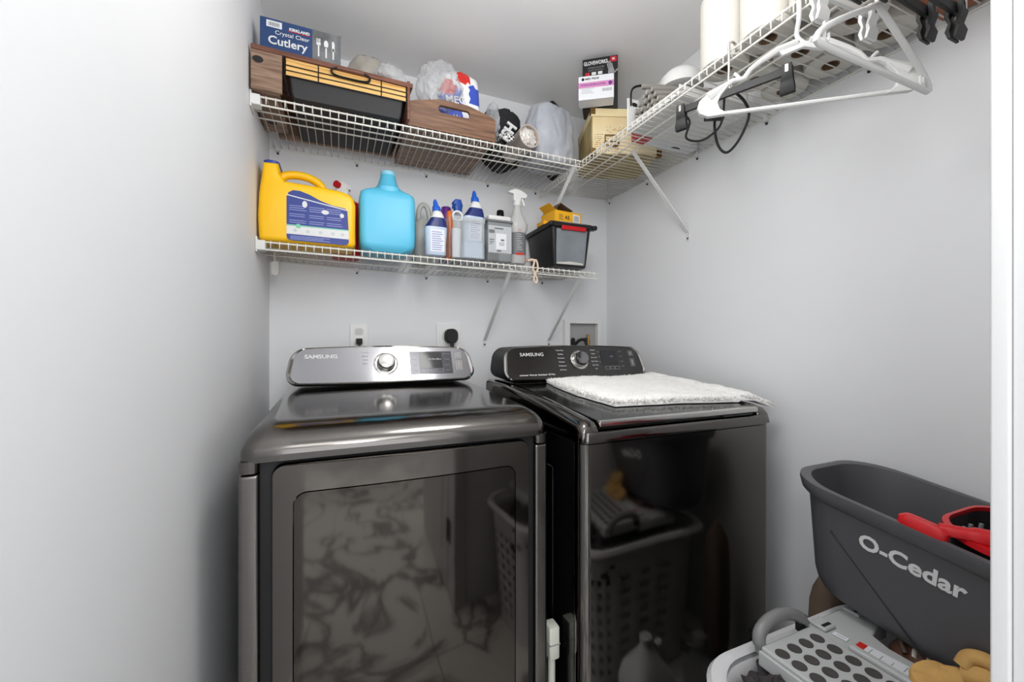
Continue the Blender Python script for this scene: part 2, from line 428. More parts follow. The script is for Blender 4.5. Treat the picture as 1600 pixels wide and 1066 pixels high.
for k, s in enumerate(('Sensor Dry', 'Normal', 'Perm Press', 'Delicates')): text('dial_text', s, 0.0065, on(m, 0.066, 0.121-0.013*k, 0.003), 'print_white' if k == 0 else 'print_grey', D, 0.0002)
for k, s in enumerate(('Time Dry', 'Bedding', 'Towels', 'Steam')): text('dial_text', s, 0.0065, on(m, -0.075, 0.112-0.014*k, 0.003), 'print_grey', D, 0.0002)

# ------------------------------------------------------------------ washer (the machine on the right, partly under the rug)
WX0, WX1, WF, WB = 0.5555, 1.24, 0.864, 1.60; WXC = (WX0+WX1)/2
W = thing('washing_machine', 'black top-loading washer with dark steel front, white rug lying on its lid', 'washer', (WXC, 1.25, 0))
wb = MB(); wb.box(WX0+0.003, WX1-0.003, WF+0.02, WB, 0.03, 0.8955); wb.build('cabinet', 'black_gloss', W, bevel=0.004)
for x in (WX0+0.05, WX1-0.05):
    for y in (WF+0.07, WB-0.07): MB().cyl((x, y, 0), (x, y, 0.035), 0.02).build('foot', 'black_rubber', W)
fp = MB(); fp.loft([[Vector((x, y, z)) for x, y in rr((WX1-WX0)/2, 0.03, 0.024, 6, 3, WXC, WF+0.03)] for z in (0.03, 0.8955)])
fp.build('front_panel', 'steel_washer', W, True)
for y0, y1 in ((1.02, 1.06), (1.30, 1.5)):
    MB().box(WX0-0.002, WX0+0.004, y0, y1, 0.25, 0.80).build('side_rib', 'black_gloss', W, bevel=0.003)
tc = MB(); tc.loft([[Vector((x, y, z)) for x, y in rr((WX1-WX0)/2-i, (WB-WF)/2-i*0.6, 0.024, 6, 4, WXC, (WF+WB)/2-0.002)] for z, i in ((0.8985, 0), (0.918, 0.0), (0.924, 0.002), (0.927, 0.008))])
tc.build('top_cover', 'steel_washer', W, True)
def rail(x0, x1):
    r = MB(); R = []
    for y, zt, e in ((WF+0.002, 0.922, 0.004), (WF+0.006, 0.937, 0.002), (WF+0.016, 0.948, 0.0), (WF+0.04, 0.953, 0), (1.1, 0.975, 0), (1.40, 0.998, 0), (1.59, 1.0, 0)):
        cs = []
        for a, b in ((0, 0.90), (0, zt-0.02), (0.003, zt-0.009), (0.010, zt-0.003), (0.02, zt), (x1-x0-0.008, zt), (x1-x0-0.002, zt-0.004), (x1-x0, zt-0.012), (x1-x0, 0.90)):
            cs.append(Vector((x0+a, y, b)))
        R.append(cs)
    return r.loft(R)
rail(WX0+0.0005, WX0+0.05).build('side_rail', 'steel_washer', W, True)
rl = rail(0, 0.05); rl.v = [Vector((WX1-0.0005-p.x, p.y, p.z)) for p in rl.v]; rl.build('side_rail', 'steel_washer', W, True)
MB().box(WX0+0.04, WX1-0.04, 1.395, 1.59, 0.92, 0.998).build('rear_deck', 'black_gloss', W, bevel=0.004)
MB().box(WX0+0.05, WX1-0.05, WF+0.02, 1.395, 0.925, 0.934).build('lid_well', 'black_gloss', W)
def slope_slab(x0, x1, y0, y1, zb0, zb1, th):
    b = MB(); b.add([(x0,y0,zb0),(x1,y0,zb0),(x1,y1,zb1),(x0,y1,zb1),(x0,y0,zb0+th),(x1,y0,zb0+th),(x1,y1,zb1+th),(x0,y1,zb1+th)],
                    [(0,1,2,3),(4,7,6,5),(0,4,5,1),(1,5,6,2),(2,6,7,3),(3,7,4,0)]); return b
L = slope_slab(WX0+0.054, WX1-0.054, WF+0.012, 1.39, 0.938, 0.981, 0.013).build('lid', 'black_gloss', W, bevel=0.003)
slope_slab(WX0+0.052, WX1-0.052, WF+0.002, WF+0.016, 0.937, 0.938, 0.0145).build('lid_trim', 'chrome', L, bevel=0.002)
slope_slab(WX1-0.20, WX1-0.08, WF+0.0, WF+0.02, 0.930, 0.931, 0.006).build('lid_latch', 'black_matte', L, bevel=0.002)
P, H, m = console(W, WXC, 1.405, 1.005, 1.455, 1.127, 0.335, 0.318, 1.585, 'console_dark', 'chrome_dark', 'black_matte')
knob(W, P, 0.006, 0.078, 0.029, 0.040, 'console_light')
text('brand_lettering', 'SAMSUNG', 0.0195, on(m, -0.205, 0.103), 'print_white', W, bold=0.0001, sx=1.15)
text('model_lettering', 'activewash  Water Jet  SuperSpeed  VRT Plus', 0.0082, on(m, -0.195, 0.020), 'print_white', W, 0.0002, bold=0.0002)
card(MB(), on(m, 0.155, 0.085), -0.042, 0.038, -0.032, 0.032).build('display', 'screen', W)
text('display_text', '18:88', 0.0075, on(m, 0.165, 0.090, 0.004), 'print_grey', W, 0.0002)
for k, s in enumerate(('Heavy Duty', 'Bedding', 'Permanent', 'Delicates', 'Waterproof', 'Self Clean')): text('dial_text', s, 0.0072, on(m, -0.078, 0.120-0.0165*k), 'print_white', W, 0.0002)
for k, s in enumerate(('Normal', 'Quick', 'Eco Cold', 'Rinse+Spin', 'Spin Only', 'Off')): text('dial_text', s, 0.0072, on(m, 0.078, 0.120-0.0165*k), 'print_white', W, 0.0002)
for k, s in enumerate(('Temp', 'Spin', 'Soil')): text('button_text', s, 0.006, on(m, 0.104, 0.112-0.022*k), 'print_grey', W, 0.0002)
for k, s in enumerate(('Delay', 'Soak', 'Steam', 'Alarm')): text('button_text', s, 0.006, on(m, 0.215, 0.112-0.022*k), 'print_grey', W, 0.0002)
for k in range(3): outline_button(W, on(m, 0.135+0.024*k, 0.040), 0.011, 0.007, 'print_grey')
for t, h in ((0.103, 0.012), (0.062, 0.018)):
    outline_button(W, on(m, 0.268, t), 0.012, h, 'print_grey'); card(MB(), on(m, 0.268, t), -0.007, 0.007, -h+0.004, h-0.004).build('button', 'chrome_dark', W)

# ------------------------------------------------------------------ wall plates, plugs, washer box
op = thing('wall_outlet', 'white outlet plate with a dark plug, above the dryer control knob', 'outlet', (0.08, 1.895, 1.19))
MB().box(0.043, 0.117, 1.892, 1.8995, 1.117, 1.229).build('plate', 'plate_white', op, bevel=0.003)
for z in (1.152, 1.196): MB().loft([[Vector((0.08+a, y, z+b)) for a, b in rr(0.017, 0.014, 0.01, 4, 2)] for y in (1.8925, 1.889)]).build('socket', M('socket_grey', (205, 205, 203), 0.4), op)
pg = MB(); pg.box(0.068, 0.092, 1.862, 1.889, 1.142, 1.166); pg.tube(bez([(0.08, 1.862, 1.150), (0.08, 1.845, 1.13), (0.08, 1.845, 1.0)]), 0.004)
tag(pg.build('power_plug', 'black_rubber', bevel=0.002), 'small black plug in the outlet above the dryer knob', 'plug')
dp = thing('dryer_receptacle', 'square white wall plate behind the round black dryer plug', 'outlet', (0.478, 1.895, 1.18))
MB().box(0.418, 0.538, 1.892, 1.8995, 1.118, 1.237).build('plate', 'plate_white', dp, bevel=0.003)
MB().cyl((0.478, 1.8925, 1.178), (0.478, 1.887, 1.178), 0.034, n=24).build('socket', 'socket_grey', dp)
pl = MB().loft([[Vector((0.482+a*k, y, 1.178+b*k)) for a, b in rr(0.029, 0.034, 0.026, 5, 2)] for y, k in ((1.886, 1), (1.853, 1), (1.845, 0.85))])
pl.tube(bez([(0.482, 1.86, 1.15), (0.48, 1.84, 1.12), (0.48, 1.83, 1.0)]), 0.009)
tag(pl.build('dryer_plug', 'black_rubber', smooth=True), 'round black heavy-duty plug in the square wall plate above the dryer', 'plug')
wbx = thing('washer_supply_box', 'white recessed supply box with valves above the washer', 'supply box', (1.21, 1.895, 1.16))
fr = MB()
for a in ((1.095, 1.125, 1.06, 1.268), (1.300, 1.322, 1.06, 1.268), (1.125, 1.300, 1.249, 1.268), (1.125, 1.300, 1.06, 1.08)): fr.box(a[0], a[1], 1.875, 1.8995, a[2], a[3])
fr.build('frame', 'plate_white', wbx)
MB().box(1.125, 1.300, 1.8975, 1.8995, 1.08, 1.249).build('back', M('box_grey', (170, 170, 170), 0.6), wbx)
for x, c in ((1.150, 'black_rubber'), (1.243, M('brass', (176, 140, 78), 0.3, 0.9))):
    v = MB(); v.cyl((x, 1.885, 1.10), (x, 1.885, 1.165), 0.011); v.cyl((x, 1.885, 1.165), (x, 1.885, 1.192 if x > 1.2 else 1.172), 0.007); v.build('valve', c, wbx, True)
v = MB(); v.box(1.222, 1.236, 1.875, 1.888, 1.150, 1.172); v.build('valve_handle', 'black_rubber', wbx, bevel=0.002)
v = MB(); v.tube(bez([(1.150, 1.875, 1.13), (1.17, 1.85, 1.16), (1.20, 1.84, 1.15), (1.21, 1.83, 1.05)]), 0.008); v.build('hose', 'black_rubber', wbx, True)
# ------------------------------------------------------------------ wire shelves
WIRE = {}
def wire_mesh(depth, lip, r):
    k = (depth, lip)
    if k in WIRE: return WIRE[k]
    mb = MB().tube([(0, 0, 0), (0, -depth+0.004, 0), (0, -depth, -0.003), (0, -depth, -lip)], r, 5)
    me = bpy.data.meshes.new('deck_wire'); me.from_pydata([tuple(p) for p in mb.v], [], mb.f); me.materials.append(M_('white_wire'))
    for p in me.polygons: p.use_smooth = True
    WIRE[k] = me; return me
def wire_shelf(name, label, loc, rotz, length, depth, zfun, lip=0.026, spacing=0.0265, rails=(0.10, 0.15), caps=(True, False)):
    """local frame: x along the wall, -y out of the wall; zfun(u)->(z back, z front)"""
    S = thing(name, label, 'wire shelf', loc, rotz)
    n = int(length/spacing)
    me = wire_mesh(depth, lip, 0.0018)
    for i in range(1, n+1):
        u = i*spacing - 0.008
        zb, zf = zfun(u/length)
        o = bpy.data.objects.new('deck_wire', me); COL.objects.link(o); o.parent = S
        o.location = (u, -0.002, zb + 0.0042); o.rotation_euler = (math.atan2(zb-zf, depth), 0, 0)
    def rl(dy, dz, r):
        pts = []
        for k in range(17):
            u = k/16; zb, zf = zfun(u); t = (dy-0.002)/depth
            pts.append((u*length, -dy, zb + (zf-zb)*t + dz))
        MB().tube(pts, r, 6).build('rail', 'white_wire', S, True, world=False)
    rl(0.004, 0.0, 0.0028); rl(depth, -0.001, 0.0030); rl(depth-0.001, -lip, 0.0030)
    for q in rails: rl(depth-q, 0.0, 0.0028)
    k = int(length/0.30)
    for i in range(k+1):
        u = min(length-0.02, 0.03 + i*0.30); zb = zfun(u/length)[0]
        c = MB().box(u-0.008, u+0.008, -0.012, 0.0, zb-0.012, zb+0.008).build('wall_clip', 'white_plastic', S, world=False, bevel=0.002)
        MB().cyl((u, -0.0005, zb-0.018), (u, -0.004, zb-0.018), 0.0045, n=8).build('screw', 'screw', S, world=False)
    zb, zf = zfun(0)
    for end, on_ in zip((0, 1), caps):
        if not on_: continue
        x0, x1 = (0.0005, 0.03) if end == 0 else (length-0.03, length-0.0005)
        zb, zf = zfun(end)
        MB().box(x0, x1, -depth-0.008, -depth+0.03, zf-0.03, zf+0.004).build('end_bracket', 'white_plastic', S, world=False, bevel=0.003)
        MB().box(x0, x0+0.006, -depth-0.006, -depth+0.055, zf-0.036, zf+0.016).build('bracket_plate', 'white_plastic', S, world=False, bevel=0.002)
    return S
def brace(S, p_top, p_foot, wall_axis):
    p0, p1 = Vector(p_top), Vector(p_foot); d = (p1-p0)
    b = MB(); side = Vector((1, 0, 0)) if wall_axis == 'y' else Vector((0, 1, 0))
    nrm = d.cross(side).normalized()*0.0045; side = side*0.0075
    def ring(p): return [p+side+nrm, p-side+nrm, p-side-nrm*0.2, p+side-nrm*0.2]
    b.loft([ring(p0), ring(p1)])
    br = b.build('brace', 'white_plastic', S)
    q = p1 + Vector((0, 0, -0.022))
    f = MB()
    if wall_axis == 'y': f.box(q.x-0.009, q.x+0.009, q.y-0.002, q.y+0.003, q.z-0.012, q.z+0.026)
    else: f.box(q.x-0.002, q.x+0.003, q.y-0.009, q.y+0.009, q.z-0.012, q.z+0.026)
    f.build('brace_foot', 'white_plastic', br)
    o = Vector((0, -0.003, 0)) if wall_axis == 'y' else Vector((-0.003, 0, 0))
    MB().cyl(q, q+o, 0.0045, n=8).build('screw', 'screw', br)

ZU = 1.927          # deck of the upper shelves
ZL = 1.484          # deck of the lower shelf
S1 = wire_shelf('wire_shelf', 'white wire shelf high on the back wall, loaded with trays and bags', (XL, YB, 0), 0, 0.953-XL, 0.40,
                lambda u: (ZU+0.006, ZU - 0.002*u))
S2 = wire_shelf('wire_shelf', 'white wire shelf along the right wall carrying paper rolls and hangers', (XR, YB, 0), -PI/2, 1.66, 0.42,
                lambda u: (ZU+0.004, ZU-0.003), caps=(False, False))
S3 = wire_shelf('wire_shelf', 'lower white wire shelf on the back wall holding cleaning bottles', (XL, YB, 0), 0, 1.105-XL, 0.305,
                lambda u: (ZL-0.006-0.016*math.sin(PI*u), ZL + 0.006 - 0.022*u), rails=(0.09, 0.2))
brace(S2, (1.085, 1.33, ZU-0.006), (XR-0.001, 1.32, 1.615), 'x')
brace(S1, (0.945, 1.54, ZU-0.01), (0.93, YB-0.001, 1.60), 'y')
brace(S3, (0.672, 1.60, ZL-0.022), (0.656, YB-0.001, 1.16), 'y')
brace(S3, (1.02, 1.60, ZL-0.03), (1.01, YB-0.001, 1.16), 'y')
# ------------------------------------------------------------------ more materials
def wood(name, a, b, scale=(2, 30, 30), rough=0.5):
    return M(name, a, rough, col2=b, vscale=3.0, stretch=scale, detail=8, bump=0.05, bscale=8)
wood('wood_barn', (160, 132, 112), (108, 82, 66), (3, 20, 40))
wood('wood_red', (128, 84, 66), (88, 52, 40), (3, 30, 30))
wood('wood_walnut', (134, 98, 72), (92, 62, 44), (3, 30, 40))
wood('bamboo', (232, 190, 118), (206, 156, 84), (3, 40, 60))
M('fabric_black', (34, 34, 36), 0.8, var=0.2, vscale=60)
M('basket_black', (44, 44, 46), 0.6)
M('metal_black', (24, 22, 21), 0.4, 0.5)
M('box_blue', (38, 66, 112), 0.4)
M('box_greyphoto', (104, 106, 108), 0.45, var=0.4, vscale=18)
M('bag_grey', (176, 180, 188), 0.42, bump=0.1, bscale=25)
M('film', (214, 216, 218), 0.14, alpha=0.36)
M('film_dense', (176, 170, 160), 0.2, alpha=0.80)
M('pouch_white', (240, 240, 242), 0.3)
M('pouch_blue', (58, 84, 190), 0.3)
M('pouch_red', (212, 46, 38), 0.3)
M('foil', (226, 222, 216), 0.22, 0.35)
M('tin_pink', (196, 184, 176), 0.35, 0.2)
M('cream_side', (196, 180, 132), 0.55, col2=(150, 128, 76), vscale=9, detail=7)
M('cream_lid', (228, 210, 164), 0.5, var=0.05, vscale=10)
M('brass_old', (120, 92, 52), 0.4, 0.7)
M('glove_black', (30, 30, 32), 0.4); M('glove_red', (196, 36, 46), 0.4); M('glove_maroon', (92, 34, 46), 0.45)
M('pink', (206, 134, 182), 0.45); M('purple', (98, 48, 132), 0.4)
M('rod_grey', (136, 132, 126), 0.5); M('rod_end', (190, 186, 178), 0.5)
M('paper', (208, 205, 197), 0.85, bump=0.15, bscale=120); M('core', (128, 104, 82), 0.8)
M('brown_box', (158, 98, 70), 0.6, var=0.08)
M('jug_yellow', (255, 198, 16), 0.34); M('jug_cyan', (96, 196, 230), 0.36); M('cap_blue', (40, 70, 160), 0.35)
M('label_blue', (46, 62, 140), 0.4); M('label_line', (150, 158, 205), 0.5); M('label_green', (120, 205, 170), 0.4)
M('red_plastic', (198, 20, 28), 0.34); M('grey_jug', (196, 196, 190), 0.4, alpha=0.85)
M('blue_bright', (30, 92, 200), 0.3); M('navy', (28, 44, 110), 0.3); M('bottle_pale', (196, 212, 232), 0.3, var=0.06, vscale=14)
M('clear', (214, 220, 224), 0.14, alpha=0.26); M('clear_grey', (168, 172, 174), 0.18, alpha=0.62)
M('orange', (236, 120, 34), 0.4); M('label_grey', (112, 114, 116), 0.5); M('label_white', (226, 228, 232), 0.5)
M('tote_black', (24, 24, 25), 0.38); M('window_clear', (150, 156, 162), 0.15, alpha=0.55)
M('carton_yellow', (240, 178, 30), 0.5); M('carton_brown', (104, 82, 66), 0.7)
M('rope', (226, 206, 186), 0.9)
M('bucket', (86, 86, 89), 0.42, bump=0.03, bscale=200); M('bucket_dark', (40, 40, 42), 0.5)
M('stool_grey', (184, 186, 186), 0.42); M('stool_dot', (70, 68, 66), 0.7); M('handle_grey', (128, 128, 128), 0.32)
M('tan', (206, 162, 96), 0.85, var=0.10, vscale=18, bump=0.2, bscale=60)
M('shoe_brown', (112, 78, 62), 0.6, var=0.15, vscale=25); M('shoe_sole', (198, 150, 120), 0.6); M('lace', (232, 226, 214), 0.8)
M('dark_wool', (62, 58, 60), 0.95, var=0.35, vscale=60, bump=0.8, bscale=90)
M('bag_brown', (104, 88, 74), 0.7); M('hamper', (214, 214, 216), 0.4)
M('jug_milk', (214, 216, 214), 0.4); M('bottle_clear', (150, 156, 158), 0.1, alpha=0.45); M('offwhite', (214, 216, 204), 0.5)
M('rug', (252, 251, 248), 0.95)

def oval(cx, cz, a, b, n=20): return [(cx+a*math.cos(2*PI*i/n), cz+b*math.sin(2*PI*i/n)) for i in range(n)]
def XZ(y): return lambda a, b, d: Vector((a, y-d, b))        # outline in the x-z plane, d towards the viewer
def paint(o, tests):
    me = o.data
    for mat, _ in tests: me.materials.append(M_(mat))
    for p in me.polygons:
        for k, (mat, t) in enumerate(tests):
            if t(p.center + o.location): p.material_index = k+1
def puff(poly, y0, y1, r, k=3):
    """closed outline in x-z blown up to a slab with rounded front and back edges"""
    cx = sum(p[0] for p in poly)/len(poly); cz = sum(p[1] for p in poly)/len(poly)
    n = len(poly)
    def inset(d):
        out = []
        for i in range(n):
            a, b, c = Vector(poly[i-1]), Vector(poly[i]), Vector(poly[(i+1) % n])
            e1 = (b-a).normalized(); e2 = (c-b).normalized()
            nn = Vector((-(e1.y+e2.y), e1.x+e2.x)); nn = nn.normalized() if nn.length > 1e-6 else Vector((0, 0))
            out.append((b.x+nn.x*d, b.y+nn.y*d))
        return out
    area2 = sum(poly[i-1][0]*poly[i][1]-poly[i][0]*poly[i-1][1] for i in range(n)); sg = 1 if area2 > 0 else -1
    mb = MB(); R = []
    for i in range(k+1):
        a = PI/2*i/k; R.append([Vector((x, y0+r*(1-math.sin(a)), z)) for x, z in inset(sg*r*(1-math.cos(a)*0+0) * (1-math.sin(a)))])
    for i in range(k+1):
        a = PI/2*i/k; R.append([Vector((x, y1-r*(1-math.cos(a)), z)) for x, z in inset(sg*r*(1-math.cos(a)))])
    # front rings run from inset to full: replace with circular profile
    F = []
    for i in range(k+1):
        a = PI/2*i/k; F.append([Vector((x, y0+r*(1-math.sin(a)), z)) for x, z in inset(sg*r*(1-math.cos(PI/2-a)) if False else sg*r*(1-math.sin(a)))])
    mid = []
    for i in range(k+1):
        a = PI/2*i/k
        mid.append([Vector((x, y0 + r*(1-math.cos(a)), z)) for x, z in inset(sg*r*(1-math.sin(a)))])
    end = [[Vector((x, y1 - r*(1-math.cos(PI/2*(k-i)/k)), z)) for x, z in inset(sg*r*(1-math.sin(PI/2*(k-i)/k)))] for i in range(k+1)]
    return mb.loft(mid + end)
def rbox(x0, x1, y0, y1, z0, z1, r=0.006, taper=0.0):
    R = []
    for z, i in ((z0, r), (z0+r*0.3, r*0.3), (z0+r, 0), (z1-r, 0), (z1-r*0.3, r*0.3), (z1, r)):
        t = taper*(z1-z)/(z1-z0)
        R.append([Vector((x, y, z)) for x, y in rr((x1-x0)/2-i-t, (y1-y0)/2-i-t, max(r*1.2, 0.003), 4, 2, (x0+x1)/2, (y0+y1)/2)])
    return MB().loft(R)

BU = ZU + 0.0115      # what stands on the upper shelves
# wooden tray standing on its side round the basket
T = thing('serving_tray', 'large weathered wooden tray on its side around the slatted black basket', 'tray', (0, 1.63, BU))
def slab(par, name, mat, a, b, c, d, th):
    a, b, c, d = map(Vector, (a, b, c, d)); n = (b-a).cross(d-a).normalized()*th
    return MB().loft([[a, b, c, d], [a+n, b+n, c+n, d+n]]).build(name, mat, par, bevel=0.002)
y0, y1 = 1.475, 1.80
lp = MB().box(-0.2515, -0.166, 1.477, 1.489, BU, 2.066).build('end_board', 'wood_barn', T, bevel=0.002)
MB().box(-0.2515, -0.174, 1.489, 1.76, BU, BU+0.010).build('rim_board', 'wood_barn', T, bevel=0.002)
MB().box(-0.2515, -0.240, 1.489, y1, BU+0.0105, 2.04).build('side_board', 'wood_barn', T, bevel=0.002)
slab(T, 'side_board', 'wood_red', (0.232, y0, BU), (0.212, y1, BU), (0.206, y1, 2.050), (0.232, y0, 2.074), -0.010)
slab(T, 'top_board', 'wood_red', (-0.2515, y0, 2.075), (0.242, y0, 2.068), (0.216, y1, 2.040), (-0.212, y1, 2.040), -0.016)
slab(T, 'bottom_board', 'wood_barn', (-0.215, y1+0.001, BU), (0.216, y1+0.001, BU), (0.216, y1+0.001, 2.055), (-0.215, y1+0.001, 2.055), -0.012)
MB().prism(oval(-0.232, 2.030, 0.015, 0.011), XZ(1.477), 0, 0.0008).build('handle_hole', 'print_black', T)
MB().prism(oval(-0.220, 1.69, 0.015, 0.012), lambda a, b, d: Vector((a, b, BU-d)), 0, 0.0008).build('handle_hole', 'print_black', T)
# basket
B = thing('storage_basket', 'black basket with bamboo slats and wire frame inside the wooden tray', 'basket', (0.03, 1.66, BU))
bk = MB(); bk.loft([[Vector((x, y, z)) for x, y in rr(hx, 0.152, 0.008, 3, 2, 0.031, 1.638)] for z, hx in ((BU, 0.166), (BU+0.012, 0.172), (2.050, 0.184))], True, False)
bk.loft([[Vector((x, y, z)) for x, y in rr(hx, 0.146, 0.006, 3, 2, 0.031, 1.638)] for z, hx in ((2.050, 0.178), (BU+0.02, 0.164))], False, True)
bk.build('liner', 'basket_black', B)
for i in range(4):
    z = 2.003 + i*0.0152
    MB().box(-0.156, 0.218, 1.4815, 1.4855, z, z+0.0146).build('slat', 'bamboo', B, bevel=0.0015)
wf = MB()
for z in (2.001, 2.018, 2.034, 2.064): wf.tube([(-0.160, 1.480, z), (0.222, 1.480, z)], 0.0016, 6)
wf.build('frame_wire', 'metal_black', B, True)
for x, zb in ((-0.160, BU), (-0.062, 2.001), (0.135, 2.001), (0.222, BU)):
    MB().tube([(x + (0.012 if x < -0.1 else -0.012 if x > 0.2 else 0)*(zb < 2), 1.4795, zb), (x, 1.4795, 2.001), (x, 1.4795, 2.065)], 0.0017, 6).build('frame_wire', 'metal_black', B, True)
hp = []
for i in range(32):
    a = 2*PI*i/32; c, s_ = math.cos(a), math.sin(a)
    hp.append((0.037 + 0.060*math.copysign(abs(c)**0.5, c), 1.474, 2.046 + 0.014*math.copysign(abs(s_)**0.8, s_)))
MB().tube(hp, 0.0035, 8, True).build('handle', 'metal_black', B, True)
MB().tube([(-0.005, 1.474, 2.0605), (0.078, 1.474, 2.0605)], 0.006, 8).build('handle_grip', 'wood_red', B, True)

# cutlery box
Cb = thing('cutlery_box', 'blue and grey cardboard box of clear plastic cutlery on the wooden tray', 'box', (-0.114, 1.57, 2.093))
cz0, cz1 = 2.0925, 2.197
MB().box(-0.233, 0.005, 1.52, 1.62, cz0, cz1).build('carton', 'box_blue', Cb, bevel=0.001)
MB().box(-0.082, 0.0055, 1.519, 1.6205, cz0+0.0005, cz1-0.0005).build('photo_panel', 'box_greyphoto', Cb)
F = frame((-0.233, 1.5196, cz0), (1, 0, 0), (0, 0, 1))
def onF(F, a, b, n=0.0): return F @ Matrix.Translation((a, b, n))
card(MB(), F, 0.018, 0.062, 0.076, 0.097, 0.0008).build('barcode_label', 'label_white', Cb)
bc = MB()
for k in range(14): card(bc, onF(F, 0.024+k*0.0023, 0.085, 0.0008), 0, 0.0006+0.0008*((k*7) % 3)/2, -0.005, 0.007, 0.0003)
bc.build('barcode', 'print_black', Cb)
text('box_text', 'KIRKLAND', 0.0125, onF(F, 0.113, 0.083, 0.0006), 'print_white', Cb, bold=0.0005)
card(MB(), onF(F, 0.113, 0.0755, 0.0002), -0.034, 0.034, 0, 0.0016).build('red_rule', 'pouch_red', Cb)
text('box_text', 'Crystal Clear', 0.0185, onF(F, 0.092, 0.062, 0.0006), 'print_white', Cb)
text('box_text', 'Cutlery', 0.037, onF(F, 0.079, 0.034, 0.0006), 'print_white', Cb, bold=0.0006)
F2 = onF(F, 0.0, 0, 0.001)
def silhouette(px, kind):
    s = MB(); card(s, onF(F2, px, 0.0), -0.0022, 0.0022, 0.018, 0.055, 0.0006)
    if kind == 'spoon': s.prism(oval(0, 0.064, 0.0068, 0.013), lambda a, b, d: onF(F2, px, 0) @ Vector((a, b, d)), 0, 0.0006)
    elif kind == 'fork':
        s.prism([(-0.006, 0.056), (0.006, 0.056), (0.0066, 0.064), (-0.0066, 0.064)], lambda a, b, d: onF(F2, px, 0) @ Vector((a, b, d)), 0, 0.0006)
        for q in (-0.0056, -0.0018, 0.0018, 0.0044): card(s, onF(F2, px+q, 0), -0.0008, 0.0010, 0.064, 0.078, 0.0006)
    else: s.prism([(-0.004, 0.045), (0.004, 0.045), (0.0045, 0.07), (0.001, 0.080), (-0.004, 0.076)], lambda a, b, d: onF(F2, px, 0) @ Vector((a, b, d)), 0, 0.0006)
    s.build(kind + '_print', 'print_white', Cb)
silhouette(0.170, 'fork'); silhouette(0.193, 'spoon'); silhouette(0.215, 'knife')

# grey plastic-wrapped bundle behind the basket
tag(blob((0.105, 1.66, 2.148), (0.085, 0.08, 0.085), 0.14, 1.8, 4, 3, flat=2.092, ridge=0.07).build('plastic_bag', 'film_dense', smooth=True), 'greyish-brown crumpled plastic bag on the tray, right of the cutlery box', 'plastic bag')
tag(blob((0.172, 1.56, 2.113), (0.06, 0.05, 0.050), 0.22, 2.2, 4, 8, flat=2.088, ridge=0.14).build('plastic_bag', 'film', smooth=True), 'thin wrinkled clear plastic wrap on the right end of the large wooden tray', 'plastic bag')

# walnut tray with handle hole
T2 = thing('serving_tray', 'walnut serving tray with an oval handle hole holding a detergent pouch', 'tray', (0.396, 1.68, BU))
fx0, fx1, fy = 0.226, 0.566, 1.515
hole = (0.340, 0.462, 2.006, 2.032)
fr = MB()
topc = [(fx0-0.012, 2.030), (fx0+0.05, 2.034), (hole[0]-0.02, 2.046), (hole[0]+0.01, 2.052), (hole[1]-0.01, 2.052), (hole[1]+0.02, 2.046), (fx1-0.04, 2.034), (fx1+0.012, 2.030)]
def topz(x):
    for (a, b), (c, d) in zip(topc, topc[1:]):
        if a <= x <= c: return b + (d-b)*(x-a)/(c-a)
    return 2.03
outer, inner = [], []
N = 48
hx, hz = (hole[1]-hole[0])/2, (hole[3]-hole[2])/2; hcx, hcz = (hole[0]+hole[1])/2, (hole[2]+hole[3])/2
ho = rr(hx, hz, hz*0.98, 8, 4, hcx, hcz)
for a, b in ho:
    t = math.atan2((b-hcz)/hz*0.5, (a-hcx)/hx)
    dx, dz = math.cos(t), math.sin(t)
    # project outwards on the panel outline
    k = 1e9
    if dx > 1e-6: k = min(k, (fx1-hcx)/dx)
    if dx < -1e-6: k = min(k, (fx0-hcx)/dx)
    if dz < -1e-6: k = min(k, (BU-hcz)/dz)
    if dz > 1e-6:
        kk = 0.0
        for q in range(400):
            kk += 0.001
            if hcz + dz*kk >= topz(max(fx0, min(fx1, hcx+dx*kk))): break
        k = min(k, kk)
    outer.append((hcx+dx*k, hcz+dz*k))
def pt(a, b, y): return Vector((a, y - 0.10*(b-BU), b))
fr.loft([[pt(a, b, fy) for a, b in outer], [pt(a, b, fy) for a, b in ho], [pt(a, b, fy+0.012) for a, b in ho], [pt(a, b, fy+0.012) for a, b in outer], [pt(a, b, fy) for a, b in outer]], False, False)
fr.build('front_board', 'wood_walnut', T2)
MB().box(fx0, fx1, fy+0.012, 1.85, BU, BU+0.010).build('base_board', 'wood_barn', T2)
MB().box(fx0, fx0+0.010, fy+0.012, 1.85, BU+0.010, 2.02).build('side_board', 'wood_walnut', T2)
MB().box(fx1-0.010, fx1, fy+0.012, 1.85, BU+0.010, 2.02).build('side_board', 'wood_walnut', T2)
MB().box(fx0, fx1, 1.85, 1.862, BU, 2.03).build('back_board', 'wood_walnut', T2)
MB().box(fx0-0.004, fx1+0.004, fy-0.002, fy+0.010, BU, BU+0.016).build('foot_rail', 'wood_walnut', T2, bevel=0.002)
